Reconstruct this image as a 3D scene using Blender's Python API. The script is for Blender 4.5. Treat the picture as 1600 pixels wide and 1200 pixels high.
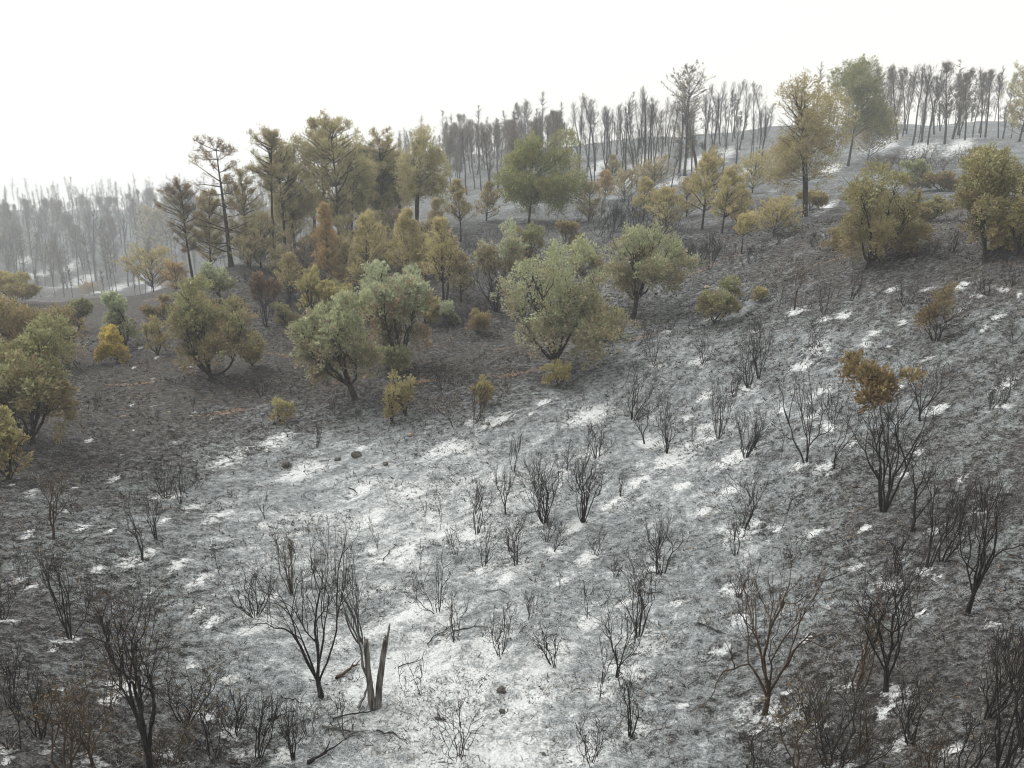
import bpy, math
import numpy as np
from mathutils import Vector

# ------------------------------------------------------------------ camera, sky, sun, exposure
for o in list(bpy.data.objects):
    bpy.data.objects.remove(o)
scene = bpy.context.scene
COL = scene.collection
cam_data = bpy.data.cameras.new('camera')
cam = bpy.data.objects.new('camera', cam_data)
COL.objects.link(cam)
cam.location = (0, 0, 12)
cam.rotation_euler = (math.radians(90 - 13), 0, 0)
cam_data.sensor_width = 36
cam_data.lens = 1150 / 1600 * 36
cam_data.clip_end = 3000
scene.camera = cam

SUN_EL, SUN_AZ = 52, -65          # degrees; azimuth from +y towards +x
world = bpy.data.worlds.new('World')
scene.world = world
world.use_nodes = True
wn = world.node_tree
wn.nodes.clear()
sky = wn.nodes.new('ShaderNodeTexSky')
sky.sky_type = 'NISHITA'
sky.sun_disc = False
sky.sun_elevation = math.radians(SUN_EL)
sky.sun_rotation = math.radians(SUN_AZ)
sky.dust_density = 6
sky.altitude = 300
pale = wn.nodes.new('ShaderNodeMix')
pale.data_type = 'RGBA'
pale.inputs[0].default_value = 0.88            # smoke veil over the whole sky
pale.inputs[7].default_value = (14.6, 14.2, 13.2, 1)
wn.links.new(sky.outputs[0], pale.inputs[6])
bg = wn.nodes.new('ShaderNodeBackground')
bg.inputs[1].default_value = 0.056
wn.links.new(pale.outputs[2], bg.inputs[0])
wo = wn.nodes.new('ShaderNodeOutputWorld')
wn.links.new(bg.outputs[0], wo.inputs[0])

sun_data = bpy.data.lights.new('sun', 'SUN')
sun_data.energy = 2.6
sun_data.angle = math.radians(50)
sun_data.color = (1, 0.975, 0.94)
sun = bpy.data.objects.new('sun', sun_data)
COL.objects.link(sun)
_e, _a = math.radians(SUN_EL), math.radians(SUN_AZ)
_s = Vector((math.cos(_e) * math.sin(_a), math.cos(_e) * math.cos(_a), math.sin(_e)))
sun.rotation_euler = _s.to_track_quat('Z', 'Y').to_euler()
sun.location = _s * 60

scene.view_settings.view_transform = 'Standard'
scene.view_settings.look = 'None'
scene.view_settings.gamma = 1
scene.view_settings.exposure = 0.58
scene.view_settings.use_curve_mapping = False
scene.cycles.max_bounces = 5
scene.cycles.diffuse_bounces = 2
scene.cycles.transmission_bounces = 2
scene.cycles.volume_bounces = 2
scene.cycles.transparent_max_bounces = 8
scene.cycles.use_denoising = True
scene.cycles.filter_width = 1.1

# ------------------------------------------------------------------ surveyed positions (metres)
CTL = [(0.0, 2.46, 1.989), (0.0, 2.603, 2.011), (0.0, 2.773, 1.932), (0.0, 2.944, 2.058), (0.0, 3.153, 2.132), (0.0, 3.343, 2.821), (0.0, 3.512, 4.266), (0.0, 3.738, 6.075), (0.0, 4.025, 8.934), (0.0, 4.452, 12.319), (0.0, 4.954, 18.312), (0.0, 5.416, 29.243), (0.295, 2.442, 2.586), (0.283, 2.773, 2.334), (0.272, 3.135, 2.657), (0.267, 3.314, 3.396), (0.262, 3.481, 4.752), (0.257, 3.689, 6.542), (0.252, 3.912, 9.349), (0.249, 4.222, 12.245), (0.246, 4.731, 17.786), (0.243, 5.17, 29.419), (0.547, 2.398, 3.96), (0.527, 2.741, 3.572), (0.509, 3.091, 3.898), (0.5, 3.258, 4.6), (0.492, 3.434, 5.691), (0.483, 3.584, 7.503), (0.476, 3.714, 9.696), (0.47, 4.121, 12.204), (0.465, 4.618, 17.489), (0.462, 4.927, 22.939), (0.46, 5.215, 30.238), (0.682, 2.398, 4.692), (0.66, 2.708, 4.544), (0.64, 3.068, 4.725), (0.63, 3.239, 5.315), (0.62, 3.401, 6.363), (0.611, 3.526, 8.07), (0.602, 3.651, 10.262), (0.595, 4.047, 12.176), (0.589, 4.549, 16.765), (0.586, 4.927, 22.638), (0.584, 5.17, 27.316), (-0.295, 2.468, 2.341), (-0.283, 2.785, 2.213), (-0.272, 3.178, 2.251), (-0.267, 3.384, 2.77), (-0.263, 3.555, 3.575), (-0.259, 3.738, 4.468), (-0.256, 3.951, 5.785), (-0.253, 4.127, 7.693), (-0.251, 4.357, 8.82), (-0.547, 2.485, 3.229), (-0.527, 2.809, 2.973), (-0.509, 3.219, 2.793), (-0.5, 3.434, 3.177), (-0.493, 3.638, 3.657), (-0.488, 3.85, 3.926), (-0.483, 4.127, 4.255), (-0.481, 4.357, 4.358), (-0.479, 5.444, -6.257), (-0.475, 5.665, -2.05), (-0.472, 5.883, 5.241), (-0.47, 6.12, 14.175), (-0.682, 2.485, 4.028), (-0.66, 2.809, 3.749), (-0.64, 3.231, 3.439), (-0.63, 3.45, 3.743), (-0.622, 3.664, 4.099), (-0.616, 3.892, 4.222), (-0.611, 4.19, 4.372), (-0.608, 4.382, 4.459), (-0.605, 5.444, -4.915), (-0.602, 5.665, -1.029), (-0.598, 5.883, 5.727), (-0.595, 6.12, 12.778), (-0.127, 4.19, 10.615), (-0.126, 5.165, 16.913), (-0.125, 5.561, 28.68), (-0.369, 4.094, 8.224), (-0.367, 5.585, 2.575), (-0.364, 6.076, 15.187), (0.148, 5.124, 27.108), (0.0, 5.737, 29.0), (0.255, 5.481, 31.0), (0.255, 5.914, 26.0), (0.481, 5.561, 34.0), (0.481, 6.04, 28.0), (0.608, 5.481, 32.0), (0.608, 6.04, 28.0), (-0.608, 6.397, 8.0), (-0.481, 6.397, 10.0), (-0.335, 6.397, 16.0), (-0.13, 5.94, 30.0), (-0.13, 6.43, 20.0), (0.172, 6.43, 20.0), (0.608, 6.43, 20.0), (-0.255, 6.064, 14.0), (-0.255, 5.481, 4.0), (0.0, 6.43, 20.0), (-1.222, 1.609, 2.0), (-1.222, 2.485, 2.0), (-1.222, 3.689, 2.0), (-1.222, 5.011, 0.0), (-1.222, 6.43, 6.0), (1.222, 1.609, 2.0), (1.222, 2.485, 2.0), (1.222, 3.689, 5.0), (1.222, 5.011, 14.0), (1.222, 6.43, 6.0), (-1.92, 1.609, 2.0), (-1.92, 2.485, 2.0), (-1.92, 3.689, 2.0), (-1.92, 5.011, 0.0), (-1.92, 6.43, 6.0), (1.92, 1.609, 2.0), (1.92, 2.485, 2.0), (1.92, 3.689, 5.0), (1.92, 5.011, 14.0), (1.92, 6.43, 6.0), (2.618, 1.609, 2.0), (2.618, 2.485, 2.0), (2.618, 3.689, 5.0), (2.618, 5.011, 14.0), (2.618, 6.43, 6.0), (-2.618, 1.609, 2.0), (-2.618, 2.485, 2.0), (-2.618, 3.689, 2.0), (-2.618, 5.011, 0.0), (-2.618, 6.43, 6.0), (-0.608, 1.609, 2.0), (0.0, 1.609, 2.0), (0.608, 1.609, 2.0)]
SHRUBS = [
(-12.72, 18.9, 2.46, 1.26, 't', 4, 'b', 'small charred tree with rusty scraps, uphill of the dense shrub on the left'),
(-13.35, 20.88, 0.93, 0.77, 'v', 5, 'k', 'low charred shrub just right of the small rusty-scrapped tree'),
(-9.46, 14.13, 2.42, 1.14, 'd', 8, 'k', 'tall dense charred shrub at left, below the small rusty-scrapped tree'),
(-11.99, 16.51, 0.88, 0.47, 'v', 4, 'g', 'faint thin burnt shrub left of the tall dense shrub near the left edge'),
(-10.14, 18.59, 2.27, 1.08, 't', 3, 'k', 'slim single-trunk charred tree with a small crown, standing alone on pale ash'),
(-10.36, 19.83, 1.66, 0.63, 'v', 4, 'k', 'slender charred shrub close behind the slim single-trunk tree'),
(-11.85, 23.62, 1.56, 1.17, 'v', 8, 'k', 'fan-shaped charred shrub at the upper left edge of the pale ash'),
(-10.94, 22.77, 1.73, 0.5, 'd', 6, 'k', 'narrow upright charred shrub beside the fan-shaped one'),
(-11.08, 24.52, 0.81, 0.77, 'd', 8, 'k', 'low bristly charred shrub right of the narrow upright one'),
(-10.9, 14.22, 1.26, 0.81, 'v', 4, 'k', 'charred shrub cut by the left edge below the olive trees'),
(-6.32, 16.32, 1.57, 1.37, 'v', 9, 'k', 'wide charred shrub left of the rust-brown shrub'),
(-7.5, 12.38, 2.46, 1.38, 't', 3, 'k', 'two-stemmed tall charred tree behind the big forked tree at bottom left'),
(-5.87, 10.24, 3.53, 1.86, 't', 6, 'k', 'biggest forked charred tree, rising from the bottom edge at left'),
(-6.64, 9.45, 1.8, 1.33, 't', 5, 'b', 'brown-twigged scorched tree cut by the bottom edge at far left'),
(-6.65, 10.03, 1.72, 1.1, 't', 4, 'b', 'brown scorched tree between the brown-twigged one and the biggest forked tree'),
(-7.62, 9.81, 1.12, 0.59, 's', 2, 'k', 'thin charred sapling in the bottom left corner'),
(-5.26, 11.13, 1.53, 1.11, 'd', 7, 'k', 'tangled charred shrub right of the biggest forked tree'),
(-3.95, 11.38, 1.25, 0.57, 'v', 6, 'k', 'charred shrub on the bottom edge, right of the leaning dark one'),
(-4.56, 11.37, 1.62, 0.79, 'd', 8, 'k', 'dark leaning charred shrub near the bottom edge, left of the snag'),
(-3.94, 13.35, 4.03, 2.24, 't', 6, 'k', 'large charred tree of spreading stems just left of the broken snag'),
(-5.84, 17.72, 2.21, 1.07, 'd', 8, 'b', 'rust-brown dense burnt shrub behind the large spreading tree'),
(-3.57, 15.65, 2.78, 1.49, 'v', 5, 'g', 'thin grey burnt shrub directly behind the broken snag'),
(-3.22, 12.2, 1.18, 0.34, 's', 2, 'k', 'forked thin sapling in front of the broken snag'),
(-3.81, 12.15, 1.1, 1.33, 'v', 4, 'g', 'straggly low burnt shrub with arching stems in front of the large spreading tree'),
(-1.92, 17.04, 1.69, 1.3, 'v', 5, 'k', 'open charred shrub up the ash from the snag'),
(-1.35, 15.78, 1.43, 0.76, 'v', 4, 'k', 'thin charred shrub with a fallen stem beside it, right of the snag'),
(-2.27, 13.63, 0.94, 0.32, 's', 1, 'k', 'tiny Y-shaped sapling on bright ash right of the snag'),
(-1.94, 13.78, 1.1, 0.32, 's', 2, 'k', 'tiny crooked sapling on bright ash beside the Y-shaped one'),
(-0.27, 15.1, 1.43, 0.79, 'd', 8, 'k', 'compact bristly charred shrub on bright ash in the lower centre'),
(-1.13, 21.91, 2.48, 1.34, 'd', 7, 'k', 'dense brush-like charred shrub on the pale ash in the centre'),
(-0.8, 19.63, 1.63, 0.81, 'v', 4, 'k', 'slender charred shrub just below the dense brush-like one'),
(-0.22, 23.24, 1.91, 0.99, 't', 4, 'k', 'small charred tree with a short trunk right of the dense brush-like shrub'),
(0.11, 19.35, 1.73, 0.8, 'v', 6, 'k', 'oval charred shrub below the small short-trunk tree'),
(0.05, 26.18, 1.8, 0.76, 'v', 4, 'k', 'narrow charred shrub uphill of the small short-trunk tree'),
(1.05, 22.57, 2.75, 1.91, 'v', 12, 'k', 'broad vase-shaped charred shrub in the middle of the slope'),
(2.3, 22.23, 2.92, 1.39, 'v', 9, 'k', 'tall charred shrub with crooked stems right of the broad vase-shaped one'),
(3.23, 26.77, 1.72, 1.26, 'v', 8, 'k', 'fan-shaped charred shrub uphill of the tall crooked-stemmed one'),
(1.29, 20.42, 1.28, 0.76, 't', 4, 'k', 'stubby charred tree with a thick short trunk below the broad vase-shaped shrub'),
(1.09, 21.17, 1.06, 0.67, 'v', 5, 'k', 'small charred shrub between the broad vase-shaped one and the stubby tree'),
(2.06, 26.1, 1.55, 0.81, 'v', 4, 'g', 'faint thin shrub behind the broad vase-shaped one'),
(2.48, 20.22, 0.98, 0.65, 'v', 4, 'k', 'small V-shaped charred shrub right of the stubby tree'),
(3.71, 23.73, 1.16, 0.35, 'v', 4, 'k', 'tiny upright charred shrub on grey ash right of the tall crooked-stemmed one'),
(4.2, 19.12, 2.08, 1.5, 'v', 8, 'k', 'stout charred shrub with low spreading arms in the centre right'),
(5.86, 26.53, 2.29, 1.01, 'v', 6, 'k', 'narrow vase of charred stems below the twin shrubs at the ash edge'),
(5.09, 29.71, 2.94, 2.44, 'v', 7, 'k', 'bushy charred shrub on the upper ash edge, behind the Y-trunked one'),
(5.18, 27.51, 2.46, 1.39, 't', 4, 'k', 'Y-trunked charred tree in front of the bushy shrub at the ash edge'),
(6.97, 27.23, 0.97, 0.34, 's', 2, 'k', 'thin charred sapling right of the narrow vase of stems'),
(7.04, 20.81, 2.34, 2.07, 'd', 8, 'k', 'dark thick charred shrub, second of three in a column right of centre'),
(8.27, 24.85, 2.16, 1.62, 'v', 10, 'k', 'rounded charred shrub, uppermost of three in a column right of centre'),
(7.89, 26.99, 2.63, 1.07, 'd', 8, 'k', 'tall narrow charred shrub just left of the rounded one'),
(6.41, 19.44, 1.25, 0.8, 'v', 6, 'k', 'thin charred shrub, lowest of three in a column right of centre'),
(10.05, 30.43, 2.52, 1.56, 'v', 8, 'k', 'spreading charred shrub high on the grey ash'),
(10.64, 30.96, 2.71, 1.15, 'v', 7, 'k', 'tall charred shrub right behind the spreading one high on the ash'),
(8.84, 33.34, 1.91, 1.23, 'v', 5, 'k', 'open three-stemmed charred shrub on the upper ash'),
(6.64, 33.99, 2.25, 1.2, 'd', 7, 'k', 'dense charred shrub by the orange path edge'),
(9.32, 30.0, 1.37, 0.91, 'v', 5, 'k', 'small charred shrub at the foot of the spreading one'),
(8.29, 37.94, 0.8, 0.47, 'v', 4, 'k', 'tiny charred shrub at the end of the orange path'),
(9.87, 23.54, 3.77, 1.61, 'v', 4, 'k', 'tall charred tree of a few straight stems left of the orange-topped one'),
(10.48, 22.66, 2.4, 1.15, 't', 3, 'k', 'curved single-trunk charred tree between the straight-stemmed and orange-topped ones'),
(11.54, 25.45, 1.61, 0.96, 'd', 8, 'k', 'twiggy charred shrub behind the curved single-trunk tree'),
(13.82, 24.02, 2.6, 2.1, 't', 5, 'k', 'charred tree with angular spreading limbs right of the orange-topped one'),
(16.08, 23.35, 1.29, 0.92, 'v', 4, 'k', 'open charred shrub near the right edge above the bare dark slope'),
(15.63, 23.23, 0.77, 0.54, 'd', 7, 'k', 'low charred shrub in front of the open one near the right edge'),
(10.46, 17.9, 3.13, 1.48, 't', 3, 'k', 'tall thin charred tree below the orange-topped one'),
(13.31, 31.73, 1.85, 1.84, 'v', 6, 'k', 'wide crooked-limbed charred shrub on the upper right ash'),
(17.45, 32.6, 1.46, 1.41, 'v', 9, 'k', 'spiky fan-shaped charred shrub on the upper right slope'),
(13.96, 36.3, 2.75, 1.13, 'v', 4, 'b', 'rusty V-shaped burnt shrub on the upper right ash'),
(14.78, 34.78, 1.63, 1.09, 'd', 7, 'k', 'low charred shrub right of the rusty V-shaped one'),
(16.18, 35.07, 1.57, 0.85, 'v', 6, 'k', 'small charred shrub left of the spiky fan-shaped one'),
(13.77, 37.96, 1.12, 0.92, 'v', 5, 'k', 'small charred shrub left of the rusty V-shaped one'),
(19.59, 30.48, 1.15, 0.95, 'v', 7, 'k', 'small charred shrub below the right-hand olive tree'),
(20.5, 30.4, 1.09, 0.89, 'v', 6, 'k', 'charred shrub at the right edge below the olive tree'),
(18.43, 26.75, 1.09, 0.89, 'v', 5, 'k', 'small charred shrub alone on the right edge slope'),
(21.27, 36.07, 1.45, 0.92, 'v', 5, 'k', 'charred shrub under the left side of the right-hand olive tree'),
(20.5, 36.7, 1.05, 1.13, 'd', 7, 'k', 'low charred shrub on the dark slope between the two right-hand olive trees'),
(19.84, 37.06, 0.87, 0.82, 'v', 5, 'k', 'little charred shrub right of the thick-trunked olive tree'),
(10.34, 27.65, 1.63, 0.3, 's', 1, 'k', 'thin bare pole-like sapling left of the straight-stemmed tree'),
(9.81, 15.93, 2.62, 0.89, 'v', 4, 'k', 'slender charred stems, left one of the thicket at right'),
(10.18, 16.01, 2.39, 1.04, 'v', 5, 'k', 'charred shrub of crossing stems in the middle of the thicket at right'),
(9.34, 13.66, 3.5, 1.79, 't', 5, 'k', 'large charred tree with three thick arms at the right'),
(6.78, 11.74, 2.87, 1.81, 't', 7, 'k', 'charred tree with a stout trunk and dense twiggy crown at lower right'),
(6.48, 12.19, 2.1, 1.06, 'v', 4, 'b', 'thin forked tree left of the stout-trunked one at lower right'),
(4.83, 12.32, 3.87, 2.31, 't', 5, 'b', 'tall brown-barked burnt tree standing right of the bare grey slope'),
(5.18, 10.19, 1.74, 1.42, 'v', 10, 'k', 'low wide charred shrub with an arching right arm near the bottom edge'),
(4.53, 10.19, 1.59, 1.12, 't', 4, 'b', 'orange-brown scorched tree on the bottom edge right of centre'),
(6.6, 8.5, 2.53, 1.18, 'd', 7, 'k', 'tall brush-like charred tree in the bottom right corner'),
(7.39, 9.17, 2.03, 0.99, 'v', 5, 'k', 'tall charred shrub cut by the right edge in the bottom corner'),
(6.25, 8.7, 1.41, 0.79, 'v', 4, 'k', 'bare thin-stemmed shrub on the bottom edge beside a white ash patch'),
(3.01, 15.76, 2.48, 1.73, 'd', 8, 'k', 'wide dense charred shrub in the lower centre right'),
(2.29, 14.26, 2.08, 1.31, 't', 5, 'k', 'crooked charred tree with a thick left arm below the wide dense shrub'),
(1.8, 13.33, 1.55, 0.47, 's', 2, 'k', 'pair of thin charred poles left of the crooked tree'),
(2.23, 12.03, 1.61, 0.62, 'v', 4, 'k', 'V-shaped charred shrub below the crooked tree'),
(0.94, 14.75, 1.44, 0.92, 'v', 5, 'k', 'small charred shrub of curved lyre-like stems in the lower centre'),
(1.89, 16.78, 1.1, 0.39, 's', 2, 'k', 'leaning charred sapling left of the wide dense shrub'),
(0.42, 16.64, 1.02, 0.54, 'v', 4, 'k', 'thin charred shrub uphill of the curved lyre-like one'),
(1.39, 11.32, 1.0, 0.89, 'v', 6, 'k', 'charred shrub cut by the bottom edge, right of the bright ash'),
(-0.99, 11.57, 1.21, 1.05, 'v', 6, 'k', 'thin charred shrub cut by the bottom edge on the bright ash'),
(1.24, 18.22, 0.64, 0.28, 's', 1, 'k', 'short charred stick between the stubby tree and the leaning sapling'),
(5.89, 17.38, 1.01, 0.82, 'v', 6, 'k', 'dark charred shrub behind the tall brown-barked tree'),
(-7.87, 28.31, 1.28, 0.56, 'v', 4, 'k', 'small charred shrub at the top of the pale ash below the left olive trees'),
(-2.51, 29.83, 1.78, 1.23, 't', 3, 'b', 'thin reddish burnt shrub on the dark soil above the ash'),
(-1.58, 30.18, 2.12, 1.08, 'v', 5, 'b', 'thin reddish burnt shrub in front of the yellow-green bush'),
(-3.28, 33.63, 1.41, 1.02, 'v', 6, 'k', 'dark charred shrub between the two yellow-green bushes'),
(-11.82, 33.74, 1.48, 1.2, 'v', 7, 'k', 'charred shrub on the dark soil left of the forked olive tree'),
(-14.13, 31.57, 0.82, 0.4, 's', 2, 'k', 'tiny charred sapling on the dark soil at left'),
(-8.04, 22.29, 1.28, 0.54, 't', 2, 'k', 'little crooked sapling on the pale ash right of the fan-shaped shrub'),
(-7.93, 18.35, 1.2, 0.31, 's', 1, 'k', 'thin sapling on the ash left of the wide charred shrub'),
(-2.34, 22.15, 1.28, 0.29, 's', 1, 'k', 'thin straight sapling left of the dense brush-like shrub'),
(-2.67, 19.58, 1.08, 0.26, 's', 1, 'k', 'thin straight sapling on a bright ash streak in the centre'),
(-2.85, 22.63, 0.9, 0.21, 's', 1, 'k', 'short thin stick on the pale ash left of the straight sapling'),
(-4.09, 20.69, 1.29, 0.31, 's', 2, 'g', 'grey thin sapling on the pale ash in the centre left'),
(-4.23, 23.73, 1.16, 0.22, 's', 1, 'g', 'grey thin stick high on the pale ash'),
(-1.69, 20.38, 0.99, 0.69, 'v', 3, 'k', 'bent open sapling left of the slender shrub in the centre'),
(3.24, 30.75, 1.64, 0.61, 's', 1, 'g', 'pale leaning sapling at the upper edge of the ash'),
(-6.22, 28.45, 0.97, 0.26, 's', 1, 'g', 'grey stick near the dark rocks at the top of the ash'),
(2.86, 18.82, 0.74, 0.39, 'v', 4, 'k', 'small charred shrub left of the stout low-armed one'),
(7.98, 20.36, 1.41, 0.34, 's', 1, 'k', 'thin sapling on the dark slope left of the tall thin tree'),
(11.34, 26.77, 0.75, 0.53, 'v', 4, 'k', 'tiny charred shrub behind the straight-stemmed tree'),
(10.88, 38.93, 1.35, 1.15, 'v', 5, 'k', 'charred stems beside the olive shrub on the upper ash'),
(11.83, 35.15, 1.24, 0.8, 'v', 5, 'k', 'small charred shrub between the olive shrub and the crooked-limbed one'),
(-7.61, 10.27, 1.39, 0.92, 'v', 6, 'k', 'charred shrub between the thin sapling and the brown-twigged tree at bottom left'),
(-8.42, 10.87, 1.15, 0.75, 'd', 7, 'k', 'dense charred shrub at the left edge above the thin sapling'),
(-6.07, 11.93, 1.6, 1.06, 'v', 6, 'k', 'thin charred shrub close to the right of the biggest forked tree'),
(-5.1, 11.78, 1.27, 0.7, 'v', 6, 'k', 'airy charred shrub between the tangled one and the dark leaning one'),
(-5.75, 10.53, 0.86, 0.85, 'd', 9, 'b', 'brown twiggy shrub at the foot of the biggest forked tree'),
(6.34, 10.14, 1.37, 0.9, 'v', 7, 'k', 'airy charred shrub right below the stout-trunked tree at lower right'),
(6.06, 9.01, 1.15, 0.81, 'd', 8, 'b', 'brown twiggy shrub on the bottom edge right of the arching-armed one'),
(7.48, 10.12, 1.66, 0.99, 'v', 6, 'k', 'thin-stemmed charred shrub behind the brush-like tree at bottom right'),
(8.55, 11.05, 1.42, 0.96, 'd', 8, 'k', 'dense charred shrub at the right edge below the three-armed tree'),
(5.67, 10.35, 0.95, 0.72, 'v', 6, 'b', 'brown thin shrub just right of the arching-armed shrub'),
(5.42, 11.57, 1.17, 0.8, 'v', 5, 'b', 'brown thin shrub between the tall brown-barked tree and the arching-armed shrub'),
(4.11, 10.66, 0.99, 0.86, 'v', 6, 'k', 'charred shrub on the bottom edge below the tall brown-barked tree'),
(9.15, 16.05, 1.31, 0.91, 'v', 6, 'k', 'small charred shrub left of the thicket at right'),
(12.24, 17.79, 1.22, 0.99, 'v', 6, 'k', 'small charred shrub uphill of the three-armed tree'),
(-4.66, 34.81, 0.82, 0.56, 'v', 4, 'k', 'tiny charred shrub between the taller yellow-green bush and the silver-green tree'),
(-0.29, 32.55, 1.01, 0.87, 'v', 5, 'b', 'thin brown shrub right of the upright yellow-green bush'),
(-7.91, 31.29, 0.87, 0.56, 'v', 4, 'k', 'tiny charred shrub below the forked olive tree'),
(-18.31, 31.3, 0.87, 0.56, 'v', 4, 'k', 'tiny charred shrub on the dark soil right of the large left tree'),
(12.88, 34.53, 0.79, 0.36, 's', 2, 'k', 'tiny charred sapling left of the crooked-limbed shrub')]
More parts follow.
